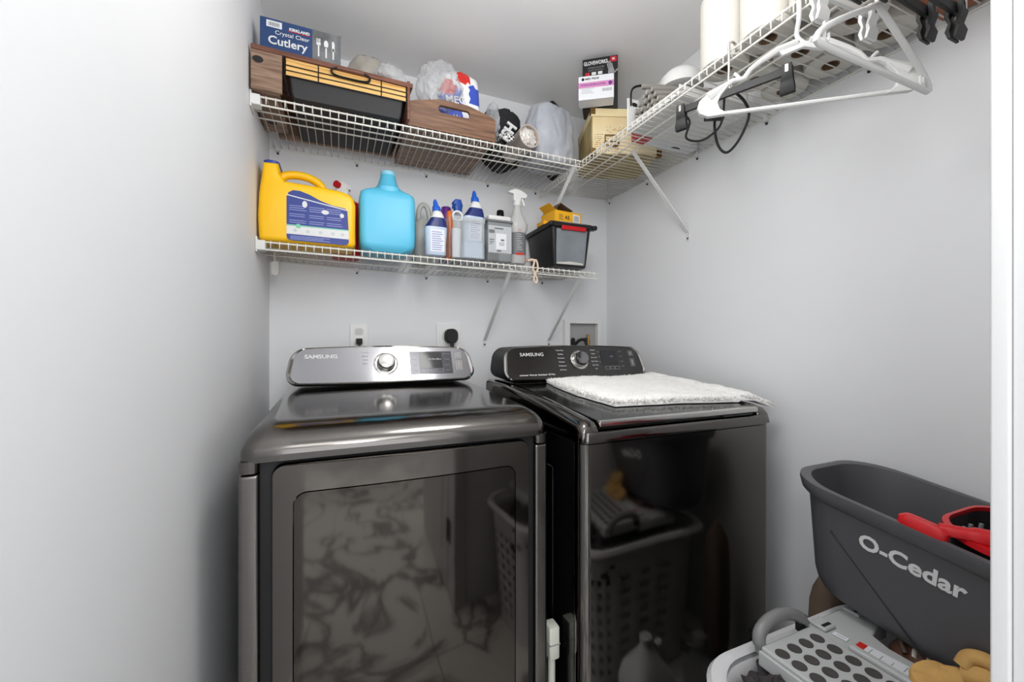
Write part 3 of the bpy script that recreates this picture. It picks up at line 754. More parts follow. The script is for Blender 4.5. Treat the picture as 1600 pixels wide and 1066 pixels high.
# detergent pouch and its bag
pz = BU + 0.012
po = blob((0.455, 1.64, 2.115), (0.095, 0.055, 0.155), 0.04, 2.0, 4, 5, flat=pz, square=0.45).build('detergent_pouch', 'pouch_white', smooth=True)
paint(po, [('pouch_blue', lambda c: c.y < 1.64 and c.x < 0.455 and 2.05 < c.z < 2.175 and (c.z < 2.165 - 0.3*(0.44-c.x))),
           ('pouch_red', lambda c: c.y < 1.65 and (c.x-0.40)**2 + (c.z-2.165)**2 < 0.030**2),
           ('pouch_red', lambda c: c.z > 2.195 and c.x > 0.425 + 0.4*(c.z-2.195) and c.x < 0.49),
           ('pouch_blue', lambda c: c.x > 0.485 and 2.12 < c.z < 2.19)])
tag(po, 'white pouch with blue and red print standing in the walnut tray', 'pouch')
text('pouch_text', 'MEG', 0.042, frame((0.425, 1.573, 2.105), (1, 0.0, 0.12), (-0.12, 0.05, 1)), 'print_white', po, bold=0.0008)
tag(blob((0.362, 1.60, 2.150), (0.088, 0.07, 0.098), 0.15, 1.9, 5, 11, flat=2.056, ridge=0.10).build('plastic_bag', 'film', smooth=True), 'clear crinkled plastic bag around the white and blue pouch', 'plastic bag')
tag(blob((0.585, 1.60, 2.06), (0.028, 0.06, 0.085), 0.2, 3, 4, 12, flat=BU, ridge=0.2).build('plastic_bag', 'film', smooth=True), 'clear plastic bag between the walnut tray and the black lettered tote', 'plastic bag')

# black tote with white letters and checked strap
tt = blob((0.685, 1.755, 2.075), (0.105, 0.08, 0.150), 0.10, 2.2, 4, 14, flat=BU, ridge=0.10, square=0.3).build('tote_bag', 'fabric_black', smooth=True)
tag(tt, 'slumped black cloth bag with large white letters behind the tin', 'bag')
text('bag_lettering', 'ISH', 0.064, frame((0.686, 1.664, 2.072), (0.50, 0.06, 0.82), (-0.82, 0.10, 0.50)), 'print_white', tt, bold=0.003, depth=0.003)
ck = bpy.data.materials.new('checker'); ck.use_nodes = True; cn = ck.node_tree.nodes.new('ShaderNodeTexChecker')
cn.inputs['Scale'].default_value = 110; cn.inputs[1].default_value = lin((30, 30, 32)); cn.inputs[2].default_value = lin((226, 224, 220))
tcn = ck.node_tree.nodes.new('ShaderNodeTexCoord'); ck.node_tree.links.new(tcn.outputs['Object'], cn.inputs[0])
ck.node_tree.links.new(cn.outputs[0], ck.node_tree.nodes['Principled BSDF'].inputs['Base Color']); MATS['checker'] = ck
MB().tube(bez([(0.60, 1.70, 2.02), (0.600, 1.60, 1.985), (0.604, 1.52, 1.975), (0.622, 1.495, 1.962), (0.628, 1.492, 1.945)]), 0.014, 8, flat=0.35).build('strap', 'checker', tt, True)
# tin full of foil
TN = thing('metal_tin', 'open pinkish tin lying on its side, mouth towards the room', 'tin', (0.705, 1.6, BU))
a0, a1 = Vector((0.713, 1.512, BU+0.050)), Vector((0.695, 1.675, BU+0.044))
tm = frame(a1, (1, 0.1, 0), (0, 0.03, 1)); ax = (a0-a1).length
tl = MB(); d_ = (a0-a1).normalized(); e1 = d_.orthogonal().normalized(); e2 = d_.cross(e1)
def cring(c, r, n=28): return [c + e1*r*math.cos(2*PI*i/n) + e2*r*math.sin(2*PI*i/n) for i in range(n)]
tl.loft([cring(a1, 0.038), cring(a1+d_*0.01, 0.040), cring(a0, 0.045), cring(a0+d_*0.003, 0.0475), cring(a0+d_*0.007, 0.0475), cring(a0+d_*0.007, 0.043), cring(a0-d_*0.05, 0.041)], True, True)
tl.build('can', 'tin_pink', TN, True)
bl = blob((0, 0, 0), (0.040, 0.040, 0.016), 0.25, 3.2, 4, 21, ridge=0.25).xf(frame(a0-d_*0.012, e1, e2))
bl.build('foil_filling', 'foil', TN, True)
# pale grey bag
gb = blob((0.874, 1.655, 2.070), (0.124, 0.105, 0.168), 0.07, 1.7, 5, 31, flat=BU, ridge=0.045, square=0.35, taper=-0.10)
tag(gb.build('storage_bag', 'bag_grey', smooth=True), 'pale grey stuffed fabric bag in the corner of the upper shelf', 'bag')
tag(blob((0.972, 1.79, 2.145), (0.055, 0.045, 0.207), 0.03, 2, 4, 33, flat=BU, square=0.3).build('storage_bag', 'fabric_black', smooth=True), 'black bag standing behind the pale grey bag in the corner', 'bag')

# cream box with lid in the corner
K = thing('keepsake_box', 'cream printed cardboard box with lid and brass label holder, under the glove cartons', 'box', (1.161, 1.4926, BU))
kx0, kx1, ky0, ky1, kz1 = 1.021, 1.301, 1.3626, 1.6226, 2.130
MB().box(kx0, kx1, ky0, ky1, BU, kz1-0.032).build('body', 'cream_side', K, bevel=0.002)
MB().box(kx0-0.003, kx1+0.003, ky0-0.003, ky1+0.003, kz1-0.034, kz1).build('lid', 'cream_lid', K, bevel=0.002)
MB().box(kx0+0.004, kx1-0.004, ky0-0.0012, ky0, BU+0.004, kz1-0.036).build('front_print', M('cream_front', (238, 224, 186), 0.55, col2=(214, 190, 140), vscale=4), K)
for x in (kx0-0.0015, kx1+0.0015):
    for z in (kz1-0.010, BU+0.008):
        MB().loft([[Vector((x, ky0-0.0015, z)) + Vector((p[0], p[1], p[2]))*0.016 for p in ((-0.3,-0.3,-1), (1,-0.3,-1), (1,-0.3,1), (-0.3,-0.3,1))], [Vector((x, ky0-0.0015, z)) + Vector((p[0], p[1], p[2]))*0.016 for p in ((-0.3,1,-1), (1,0.6,-1), (1,0.6,1), (-0.3,1,1))]]).build('corner_cap', 'brass_old', K, bevel=0.002)
lh = MB(); FF = frame((1.105, ky0-0.0012, BU+0.066), (1, 0, 0), (0, 0, 1))
for a in ((-0.03, 0.03, 0.010, 0.016), (-0.03, 0.03, -0.016, -0.010), (-0.03, -0.025, -0.010, 0.010), (0.025, 0.03, -0.010, 0.010)): card(lh, FF, *a, 0.003)
lh.build('label_holder', 'brass_old', K, bevel=0.001)
pull = MB().tube(bez([FF @ Vector((-0.03, -0.016, 0.002)), FF @ Vector((-0.02, -0.032, 0.006)), FF @ Vector((0.02, -0.032, 0.006)), FF @ Vector((0.03, -0.016, 0.002))]), 0.004, 6)
pull.build('pull', 'brass_old', K, True)
sw = MB(); random.seed(11)
for k in range(9):                                   # handwriting-like print
    zz = BU + 0.012 + k*0.0085
    x = kx0 + 0.012
    while x < kx0 + 0.11:
        w = random.uniform(0.003, 0.010); card(sw, frame((x, ky0-0.0014, zz+random.uniform(-.001, .001)), (1, 0, random.uniform(-.15, .15)), (0, 0, 1)), 0, w, 0, random.uniform(0.0009, 0.0028), 0.0003); x += w + random.uniform(0.002, 0.006)
for k in range(22):
    card(sw, frame((1.08+random.uniform(0, 0.08), ky0-0.0014, BU+0.088+random.uniform(0, 0.026)), (1, 0, random.uniform(-2, 2)), (0, 0, 1)), 0, 0.010, 0, 0.0009, 0.0003)
sw.build('script_print', M('script_ink', (128, 84, 56), 0.6), K)
K.rotation_euler = (0, 0, -math.radians(20)); K.location = (1.151, 1.524, BU)
# glove boxes on it
G1 = thing('glove_box', 'black and red carton of disposable gloves standing on the cream box', 'box', (1.030, 1.468, kz1))
gx0, gx1, gy0, gz0, gz1 = 0.958, 1.102, 1.430, kz1+0.0005, 2.344
MB().box(gx0, gx1, gy0, gy0+0.076, gz0, gz1).build('carton', 'glove_black', G1, bevel=0.001)
MB().box(gx1, gx1+0.0008, gy0, gy0+0.076, gz0, gz1).build('side_print', 'glove_maroon', G1)
F = frame((gx0, gy0-0.0001, gz0), (1, 0, 0), (0, 0, 1)); hh = gz1-gz0
text('box_text', 'GLOVEWORKS', 0.0215, onF(F, 0.055, hh-0.020), 'print_white', G1, bold=0.0006, sx=0.68, shear=-0.1)
text('box_text', 'NITRILE GLOVES', 0.009, onF(F, 0.056, hh-0.040), 'print_grey', G1)
text('box_text', 'BLACK INDUSTRIAL', 0.007, onF(F, 0.056, hh-0.050), 'print_grey', G1)
card(MB(), F, gx1-gx0-0.030, gx1-gx0-0.004, hh-0.026, hh-0.004).build('size_badge', 'glove_red', G1)
text('box_text', 'M', 0.012, onF(F, gx1-gx0-0.017, hh-0.015, 0.0007), 'print_white', G1, bold=0.0006)
for k in range(3): card(MB(), onF(F, 0.012+0.026*k, hh-0.070), 0, 0.018, 0, 0.012).build('icon', ('glove_red', 'print_white', 'print_white')[k], G1)
card(MB(), F, 0.006, 0.090, hh-0.096, hh-0.076).build('red_band', 'glove_red', G1)
for k in range(5): MB().prism(oval(0.014+0.0165*k, hh-0.086, 0.0055, 0.0055, 12), lambda a, b, d: F @ Vector((a, b, d)), 0.0006, 0.0010).build('icon', 'print_white', G1)
hd = MB(); hd.prism(oval(0.118, hh-0.066, 0.013, 0.018, 14), lambda a, b, d: F @ Vector((a, b, d)), 0, 0.0006)
for k, (dx, dy, l) in enumerate(((-0.010, 0.012, 0.024), (-0.005, 0.016, 0.030), (0.001, 0.016, 0.030), (0.007, 0.012, 0.024))):
    card(hd, onF(F, 0.118+dx, hh-0.066+dy) @ Matrix.Rotation(0.25, 4, 'Z'), -0.0022, 0.0022, 0, l, 0.0006)
card(hd, onF(F, 0.126, hh-0.075) @ Matrix.Rotation(-0.9, 4, 'Z'), -0.0026, 0.0026, 0, 0.026, 0.0006)
hd.build('glove_print', 'print_grey', G1)
G1.rotation_euler = (0, 0, -math.radians(37))
G2 = thing('glove_box', 'white and pink carton of gloves in front of the black and red one', 'box', (0.970, 1.412, kz1))
px0, px1, py0, pz1 = 0.900, 1.040, 1.382, 2.226
MB().box(px0, px1, py0, py0+0.060, kz1+0.0005, pz1).build('carton', 'label_white', G2, bevel=0.001)
MB().box(px0-0.0008, px0, py0, py0+0.060, kz1+0.001, pz1-0.001).build('side_print', 'purple', G2)
F = frame((px0, py0-0.0001, kz1), (1, 0, 0), (0, 0, 1)); hh = pz1-kz1; w = px1-px0
card(MB(), F, 0.0, w, hh-0.048, hh-0.026).build('pink_band', 'pink', G2)
MB().prism(oval(0.018, hh-0.013, 0.006, 0.006, 14), lambda a, b, d: F @ Vector((a, b, d)), 0, 0.0006).build('logo_dot', 'print_black', G2)
text('box_text', 'MED PRIDE', 0.011, onF(F, 0.054, hh-0.013), 'print_black', G2, bold=0.0003)
text('box_text', 'NITRILE EXAM GLOVES', 0.0095, onF(F, 0.058, hh-0.037, 0.0006), 'purple', G2, bold=0.0002)
MB().prism(oval(w-0.014, hh-0.037, 0.008, 0.008, 14), lambda a, b, d: F @ Vector((a, b, d)), 0.0006, 0.001).build('size_badge', 'purple', G2)
bc = MB()
for k in range(13): card(bc, onF(F, w-0.046+k*0.003, 0.028), 0, 0.0012 + 0.0008*(k % 2), 0, 0.012)
for k in range(4): card(bc, onF(F, 0.012, 0.026+k*0.006), 0, 0.05-0.006*(k % 3), 0, 0.0009)
bc.build('barcode', 'print_grey', G2)
G2.rotation_euler = (0, 0, -math.radians(34))
# ------------------------------------------------------------------ white crate of grey rods, bowl, carton, cord (right shelf)
WC = thing('plastic_crate', 'white plastic crate with grip holes on the right shelf, full of grey rods', 'crate', (1.13, 1.12, BU))
cx0, cx1, cy0, cy1 = 0.992, 1.30, 0.985, 1.245
MB().box(cx0, cx1, cy0, cy1, BU, BU+0.006).build('base', 'white_plastic', WC)
MB().box(cx0, cx1, cy1-0.006, cy1, BU+0.006, BU+0.125).build('side_panel', 'white_plastic', WC, bevel=0.002)
MB().box(cx0, cx0+0.006, cy0, cy1-0.006, BU+0.006, BU+0.022).build('front_lip', 'white_plastic', WC, bevel=0.002)
MB().box(cx1-0.006, cx1, cy0, cy1-0.006, BU+0.006, BU+0.10).build('back_panel', 'white_plastic', WC, bevel=0.002)
MB().box(cx0, cx1, cy0, cy0+0.006, BU+0.006, BU+0.03).build('side_panel', 'white_plastic', WC, bevel=0.002)
MB().loft([[Vector((cx0+0.032+a, y, BU+0.104+b)) for a, b in rr(0.012, 0.007, 0.006, 4, 2)] for y in (cy1-0.0072, cy1-0.0056)]).build('grip_hole', 'print_black', WC)
MB().tube(bez([(cx0+0.01, cy1-0.012, BU+0.095), (cx0+0.012, cy1-0.014, BU+0.150), (cx0+0.035, cy1-0.03, BU+0.163), (cx0+0.07, cy1-0.05, BU+0.150), (cx0+0.085, cy1-0.06, BU+0.12)]), 0.0055, 8, flat=0.6).build('bail_handle', 'black_matte', WC, True)
random.seed(5)
rod_dir = Vector((0.90, -0.30, 0.0)).normalized()
def rod(p, L, r, lab, d=rod_dir):
    p = Vector(p)
    R = thing('foam_rod', lab, 'rod', p, group='grey rods in the white crate')
    q = p + d*L
    MB().cyl(p, q, r, n=12).build('tube', 'rod_grey', R, True)
    MB().cyl(p - d*0.0008, p + d*0.001, r*0.72, n=12).build('end_cap', 'rod_end', R)
rods = []
rr_ = 0.0105
for lay, cnt in ((0, 6), (1, 5), (2, 4), (3, 3)):
    for k in range(cnt):
        y = 1.218 - 0.0125*lay - k*0.0245 - 0.004*lay; z = BU + 0.0225 + rr_ + lay*0.0195
        rods.append((cx0+0.004+random.uniform(0, 0.016), y, z))
for p in rods: rod(p, 0.22, rr_, 'short grey tube lying in the pile in the white crate')
rod((cx0+0.004, 1.165, BU+0.125), 0.24, 0.010, 'long grey tube lying on top of the pile of tubes in the crate', Vector((0.90, -0.36, -0.06)).normalized())
bw = MB().lathe([(0.060, 0.0), (0.078, 0.004), (0.078, 0.012), (0.070, 0.045), (0.050, 0.066), (0.02, 0.074), (0.001, 0.075)], (1.150, 1.140, BU+0.128), 32)
tag(bw.build('mixing_bowl', 'white_plastic', smooth=True), 'white round bowl upside down behind the grey rods', 'bowl')
RC = thing('carton', 'white carton with red end on the right shelf, between crate and cream box', 'box', (1.2, 1.31, BU))
MB().box(1.06, 1.35, 1.248, 1.300, BU, BU+0.09).build('body', 'label_white', RC, bevel=0.001)
MB().box(1.0592, 1.12, 1.2472, 1.3008, BU-0.0006, BU+0.0906).build('red_end', M('carton_red', (196, 70, 78), 0.5), RC)
MB().prism(oval(1.26, 1.275, 0.022, 0.009), lambda a, b, d: Vector((a, b, BU-0.0006*d)), 0, 1).build('oval_print', 'print_black', RC)
# black cord dangling below the shelf
def cordp(pts): return bez(pts, 8)
CD = thing('electric_cable', 'black electric cord looping down below the right shelf', 'cord', (1.1, 0.95, 1.75))
MB().tube(cordp([(1.09, 1.08, 1.948), (1.095, 1.045, 1.90), (1.10, 1.065, 1.855), (1.11, 1.02, 1.825), (1.13, 0.985, 1.835), (1.15, 0.965, 1.87), (1.14, 0.945, 1.945)]), 0.0036, 8).build('cable', 'black_rubber', CD, True)
MB().tube(cordp([(1.16, 0.99, 1.948), (1.165, 1.005, 1.88), (1.17, 0.995, 1.81), (1.175, 0.965, 1.775), (1.18, 0.925, 1.80), (1.185, 0.895, 1.86), (1.18, 0.905, 1.91), (1.16, 0.925, 1.948)]), 0.0042, 8).build('cable', 'black_rubber', CD, True)
MB().obox((1.14, 0.985, 1.893), (0.06, 0.022, 0.018), (0.1, 0.1, -0.7)).build('plug', 'black_rubber', CD, bevel=0.003)
# paper rolls
RG = 'white paper rolls packed on the right shelf'
def roll(lab):
    R = thing('paper_roll', lab, 'paper roll', (0, 0, 0), group=RG)
    h = 0.2065; r = 0.0635
    MB().loft([[Vector((ra*math.cos(2*PI*i/32), ra*math.sin(2*PI*i/32), z)) for i in range(32)] for ra, z in ((0.0215, 0.002), (r-0.008, 0.0), (r-0.002, 0.003), (r, 0.010), (r, h-0.010), (r-0.004, h), (0.0215, h-0.002))], False, False).build('paper', 'paper', R, True, world=False)
    MB().loft([[Vector((ra*math.cos(2*PI*i/20), ra*math.sin(2*PI*i/20), z)) for i in range(20)] for ra, z in ((0.0215, 0.001), (0.0215, h-0.001), (0.0195, h-0.001), (0.0195, 0.001), (0.0215, 0.001))], False, False).build('core', 'core', R, True, world=False)
    return R
r0 = roll('white paper roll standing on the right shelf deck in the bottom layer'); first = True
for iy, y in enumerate((0.852, 0.722, 0.592)):
    for ix, x in enumerate((1.027, 1.158, 1.289)):
        p = (x + random.uniform(-.001, .001), y, BU)
        lab = 'white paper roll on the right shelf, %s row, %s' % (('front-edge', 'middle', 'wall-side')[ix], ('next to the white crate', 'second from the brown box', 'nearest the brown box')[iy])
        if first: r0.location = p; r0['label'] = lab; first = False
        else: dup(r0, p, random.uniform(0, 6), lab)
bb = MB().box(1.12, 1.365, 0.30, 0.515, BU, BU+0.11).build('wooden_box', 'brown_box', bevel=0.003)
tag(bb, 'reddish-brown box at the near end of the right shelf', 'box')

# ------------------------------------------------------------------ hangers on the right shelf
RAILX, RAILZ = 0.955, ZU - 0.003
def hook_pts(c, z0, d, top):
    """stem from z0 to the rail, bent over it; d = unit vector of the hanger plane"""
    c = Vector(c); d = Vector(d); pts = [Vector((c.x, c.y, z0)), Vector((c.x, c.y, top-0.03))]
    e = Vector((1, 0, 0))
    pts = [Vector((c.x-0.014, c.y, z0)), Vector((c.x-0.014, c.y, top-0.02))]
    for i in range(0, 9):
        a = PI - PI*1.15*i/8
        pts.append(Vector((c.x + 0.014*math.cos(a), c.y, top - 0.002 + 0.014*math.sin(a))))
    return pts
# wide white hanger with paddle ends
e = Vector((0.79, -0.613, 0)).normalized(); hc = Vector((0.955, 0.590, 1.682))
H1 = thing('coat_hanger', 'white plastic hanger with broad paddle ends, turned across the shelf front', 'hanger', hc)
def HP(a, z): return hc + e*a + Vector((0, 0, z))
MB().tube([HP(-0.20, 0.004), HP(0.20, 0.004)], 0.0048, 8).build('trouser_bar', 'white_plastic', H1, True)
nn = e.cross(Vector((0, 0, 1))).normalized()
for sg in (-1, 1):
    sh = MB(); top, bot = [], []
    prof = [(0.012, 0.142, 0.012), (0.05, 0.132, 0.011), (0.085, 0.112, 0.009), (0.105, 0.098, 0.008), (0.118, 0.080, 0.008), (0.130, 0.078, 0.007), (0.142, 0.078, 0.008), (0.165, 0.064, 0.011), (0.195, 0.045, 0.018)]
    sh.tube([HP(sg*a, z) for a, z, r in prof], [r*0.7 for a, z, r in prof], 8, flat=1.0, up=nn)
    sh.build('shoulder', 'white_plastic', H1, True)
    pd = [(0.150, 0.0), (0.196, -0.001), (0.213, 0.008), (0.219, 0.022), (0.214, 0.038), (0.200, 0.050), (0.165, 0.068), (0.152, 0.066), (0.168, 0.046), (0.175, 0.030), (0.170, 0.014)]
    MB().loft([[HP(sg*a, z) + nn*d for a, z in pd] for d in (-0.006, 0.006)]).build('paddle', 'white_plastic', H1, bevel=0.002)
    MB().tube([HP(sg*0.128, 0.083), HP(sg*0.139, 0.094)], 0.0036, 8).build('notch', 'white_plastic', H1, True)
MB().loft([[HP(a, z) + nn*d for a, z in ((-0.05, 0.128), (0.0, 0.142), (0.05, 0.128), (0.04, 0.116), (0.0, 0.128), (-0.04, 0.116))] for d in (-0.005, 0.005)]).build('neck', 'white_plastic', H1, bevel=0.002)
MB().tube(bez([HP(0, 0.14), HP(-0.012, 0.158)] + hook_pts((RAILX, hc.y, 0), 1.872, e, RAILZ+0.006), 4), 0.0048, 8).build('hook', 'white_plastic', H1, True)
# tubular white hanger square to the wall
h2 = Vector((0.955, 0.452, 1.677))
H2 = thing('coat_hanger', 'slim white tubular hanger nearest the door jamb, at right angles to the wall', 'hanger', h2)
tri = []
for c0, c1, c2 in (((-0.05, 0.098), (-0.218, 0.012), (-0.18, 0.0)), ((0.18, 0.0), (0.218, 0.012), (0.05, 0.098))):
    P0, P1, P2 = [h2 + Vector((c[0], 0, c[1])) for c in (c0, c1, c2)]
    for i in range(9):
        t = i/8; tri.append(P0*(1-t)**2*1.0 + P1*2*t*(1-t) + P2*t*t)
tri.append(h2 + Vector((0, 0, 0.126)))
MB().tube(tri, 0.0058, 10, True).build('frame', 'white_plastic', H2, True)
for sg in (-1, 1):
    MB().tube([h2+Vector((sg*0.165, 0, 0.0)), h2+Vector((sg*0.165, 0, 0.042))], 0.003, 6).build('strut', 'white_plastic', H2, True)
    MB().tube(bez([h2+Vector((sg*0.165, 0, 0.012)), h2+Vector((sg*0.156, 0, 0.010)), h2+Vector((sg*0.152, 0, 0.018)), h2+Vector((sg*0.153, 0, 0.026))]), 0.0024, 6).build('strap_hook', 'white_plastic', H2, True)
MB().tube(bez([h2+Vector((0, 0, 0.125)), h2+Vector((-0.006, 0, 0.15))] + hook_pts((RAILX, h2.y, 0), 1.872, e, RAILZ+0.006), 4), 0.0042, 8).build('hook', 'white_plastic', H2, True)
# clip hangers
def clip(par, c, d, mat, sc=1.0):
    """spring clip hanging from the bar at c, bar direction d"""
    d = Vector(d).normalized(); n_ = Vector((-d.y, d.x, 0)); c = Vector(c); root = None
    for sg in (-1, 1):
        pr = [(0.004, 0.014), (0.012, 0.012), (0.013, -0.010), (0.007, -0.026), (0.011, -0.040), (0.006, -0.056), (0.001, -0.056), (0.004, -0.040), (0.002, -0.028), (0.006, -0.012), (0.004, 0.0)]
        w = [0.010, 0.010, 0.0115, 0.0125, 0.015, 0.016, 0.016, 0.015, 0.0125, 0.0115, 0.010]
        L_ = [c + n_*sg*a*sc + Vector((0, 0, b*sc)) - d*ww*sc for (a, b), ww in zip(pr, w)]
        R_ = [c + n_*sg*a*sc + Vector((0, 0, b*sc)) + d*ww*sc for (a, b), ww in zip(pr, w)]
        o = MB().loft([L_, R_]).build('clip_jaw', mat, par, bevel=0.001)
        s = MB(); s.loft([[c + n_*sg*(0.0132*sc) + d*x*sc + Vector((0, 0, z*sc)) for x, z in ((-0.003, -0.008), (0.003, -0.008), (0.003, 0.009), (-0.003, 0.009))], [c + n_*sg*(0.0142*sc) + d*x*sc + Vector((0, 0, z*sc)) for x, z in ((-0.003, -0.008), (0.003, -0.008), (0.003, 0.009), (-0.003, 0.009))]])
        s.build('spring', 'chrome', o)
def clip_hanger(lab, c, d, half, mat, barh=0.010, group=None):
    c = Vector(c); d = Vector(d).normalized(); n_ = Vector((-d.y, d.x, 0))
    Hh = thing('clip_hanger', lab, 'hanger', c, group=group)
    MB().loft([[c + d*s + n_*a + Vector((0, 0, b)) for a, b in ((-0.004, -barh), (0.004, -barh), (0.004, barh), (-0.004, barh))] for s in (-half, half)]).build('bar', mat, Hh, bevel=0.0015)
    for sg in (-1, 1): clip(Hh, c + d*(half-0.006)*sg, d, mat)
    MB().tube(bez([c + Vector((0, 0, 0.004)), c + Vector((-0.006, 0, 0.03))] + hook_pts((RAILX, c.y, 0), min(1.885, c.z+0.06), d, RAILZ+0.006), 4), 0.0030, 8).build('hook', 'chrome' if mat == 'black_matte' else mat, Hh, True)
    return Hh
clip_hanger('black clip hanger left of the wide white hanger, both clips in view', (0.946, 0.767, 1.808), (0.108, -0.24, 0), 0.132, 'black_matte')
clip_hanger('white clip hanger behind the slim white tubular hanger', (0.940, 0.500, 1.835), (1, -0.05, 0), 0.080, 'white_plastic', 0.006)
clip_hanger('black clip hanger whose jaws hang just above the tip of the slim white hanger', (0.953, 0.425, 1.805), (1, 0.02, 0), 0.126, 'black_matte')
clip_hanger('black clip hanger closest to the door jamb, clear of the other hangers', (0.953, 0.386, 1.78), (1, 0, 0), 0.126, 'black_matte')

# ------------------------------------------------------------------ lower shelf
BL = ZL + 0.0125
# yellow jug
J = thing('detergent_jug', 'big yellow detergent jug with blue label at the left end of the lower shelf', 'jug', (-0.1, 1.68, BL))
yo = [(-0.238, BL), (-0.250, BL+0.008), (-0.2535, 1.58), (-0.250, 1.66), (-0.243, 1.715), (-0.238, 1.764), (-0.192, 1.766), (-0.186, 1.728), (-0.172, 1.708), (-0.12, 1.706), (-0.06, 1.704), (0.0, 1.699), (0.035, 1.690), (0.050, 1.674), (0.056, 1.65), (0.055, 1.56), (0.056, BL+0.014), (0.046, BL)]
puff(yo, 1.600, 1.752, 0.016).build('body', 'jug_yellow', J, True)
MB().tube(bez([(-0.196, 1.676, 1.735), (-0.172, 1.676, 1.752), (-0.13, 1.676, 1.757), (-0.088, 1.676, 1.748), (-0.060, 1.676, 1.728), (-0.050, 1.676, 1.700)]), [0.016]*5 + [0.0145]*36, 12).build('handle', 'jug_yellow', J, True)
MB().loft([[Vector((-0.215+a, 1.676+b, z)) for a, b in rr(0.025*k, 0.060*k, 0.022*k, 5, 3)] for z, k in ((1.7655, 1), (1.776, 1), (1.779, 0.92))]).build('cap', 'cap_blue', J, True)
lb = [(-0.166, 1.515), (-0.166, 1.652), (-0.160, 1.668), (-0.146, 1.677), (-0.125, 1.677), (-0.095, 1.668), (-0.06, 1.651), (-0.02, 1.639), (0.02, 1.634), (0.028, 1.628), (0.032, 1.56), (0.033, 1.512), (0.027, 1.503), (0.018, 1.501), (-0.152, 1.503), (-0.163, 1.507)]
YF = 1.5995
MB().prism(lb, XZ(YF), 0, 0.0008).build('label', 'label_blue', J)
def strip(x0, x1, z0, z1, dz, mat, name='label_print', n=0.0008):
    return MB().prism([(x0, z0), (x1, z0+dz), (x1, z1+dz), (x0, z1)], XZ(YF), n, n+0.0003).build(name, mat, J)
strip(-0.166, 0.029, 1.6575, 1.661, -0.032, 'print_white')
strip(-0.166, 0.0325, 1.525, 1.555, -0.002, 'print_white')
strip(-0.166, 0.0325, 1.554, 1.558, -0.001, 'label_green')
ln = MB(); random.seed(3)
for k in range(9):
    z = 1.565 + k*0.0072
    for a, b in ((-0.158, -0.102), (-0.096, -0.045), (-0.040, 0.016)):
        if k in (2, 5): continue
        if z > 1.64 - 0.0016*(a+0.158)*100*0.12: continue
        ln.prism([(a, z), (b-random.uniform(0, .012), z), (b-random.uniform(0, .012), z+0.0022), (a, z+0.0022)], XZ(YF), 0.0008, 0.001)
for k in range(3): ln.prism([(-0.155, 1.507+k*0.005), (-0.03-0.02*(k % 2), 1.507+k*0.005), (-0.03-0.02*(k % 2), 1.509+k*0.005), (-0.155, 1.509+k*0.005)], XZ(YF), 0.0008, 0.001)
ln.build('fine_print', 'label_line', J)
ic = MB()
for x, z, a, b in ((-0.110, 1.632, 0.008, 0.012), (-0.045, 1.612, 0.012, 0.008), (0.010, 1.606, 0.007, 0.008)): ic.prism(oval(x, z, a, b, 14), XZ(YF), 0.001, 0.0014)
ic.build('icon_print', 'print_white', J)
MB().prism(oval(-0.130, 1.554, 0.008, 0.008, 16), XZ(YF), 0.0012, 0.0016).build('icon_print', 'label_green', J)
for x in (-0.14, -0.10, -0.06, -0.02, 0.012): MB().prism(oval(x, 1.538, 0.006, 0.006, 12), XZ(YF), 0.0011, 0.0014).build('icon_print', M('print_pale', (196, 206, 206), 0.5), J)
# red jug
R_ = thing('drink_jug', 'red jug with a white dispenser tap behind the yellow jug', 'jug', (0.03, 1.80, BL))
MB().loft([[Vector((x, y, z)) for x, y in rr(hx, hy, 0.02, 5, 2, 0.025, 1.825)] for z, hx, hy in ((BL, 0.048, 0.055), (BL+0.008, 0.055, 0.060), (1.66, 0.056, 0.062), (1.715, 0.050, 0.055), (1.742, 0.024, 0.024), (1.752, 0.022, 0.022))]).build('body', 'red_plastic', R_, True)
MB().loft([[Vector((x, y, z)) for x, y in rr(hx, 0.024, 0.01, 4, 2, 0.012, 1.825)] for z, hx in ((1.7525, 0.026), (1.772, 0.026), (1.778, 0.022))]).build('cap', 'white_plastic', R_, True)
kk = MB(); kk.cyl((0.014, 1.80, 1.785), (0.014, 1.85, 1.785), 0.017, n=16); kk.box(0.012, 0.044, 1.812, 1.838, 1.778, 1.796); kk.build('tap', 'white_plastic', R_, True)
MB().cyl((-0.012, 1.792, 1.788), (-0.002, 1.803, 1.786), 0.014, n=16).build('tap_button', 'red_plastic', R_, True)
# cyan jug
C2 = thing('detergent_jug', 'light blue plastic jug with a centred neck on the lower shelf', 'jug', (0.174, 1.70, BL))
R = []
for z, hx, hy, r in ((BL, 0.080, 0.062, 0.03), (BL+0.014, 0.096, 0.074, 0.030), (BL+0.030, 0.1025, 0.078, 0.026), (1.56, 0.1035, 0.079, 0.024), (1.70, 0.1035, 0.079, 0.024), (1.722, 0.099, 0.075, 0.026), (1.735, 0.086, 0.064, 0.034), (1.744, 0.066, 0.054, 0.036), (1.756, 0.050, 0.046, 0.040), (1.772, 0.040, 0.040, 0.0395), (1.792, 0.033, 0.033, 0.0325), (1.815, 0.0275, 0.0275, 0.027)):
    R.append([Vector((x, y, z)) for x, y in rr(hx, hy, r, 6, 3, 0.174 + (0.006 if z > 1.74 else 0), 1.70)])
MB().loft(R).build('body', 'jug_cyan', C2, True)
cone = MB().loft([[Vector((0.180 + k*math.cos(2*PI*i/24), 1.628 + 0.016 + k*0.32*math.sin(2*PI*i/24), z)) for i in range(24)] for z, k in ((1.655, 0.002), (1.69, 0.018), (1.72, 0.030), (1.75, 0.036))])
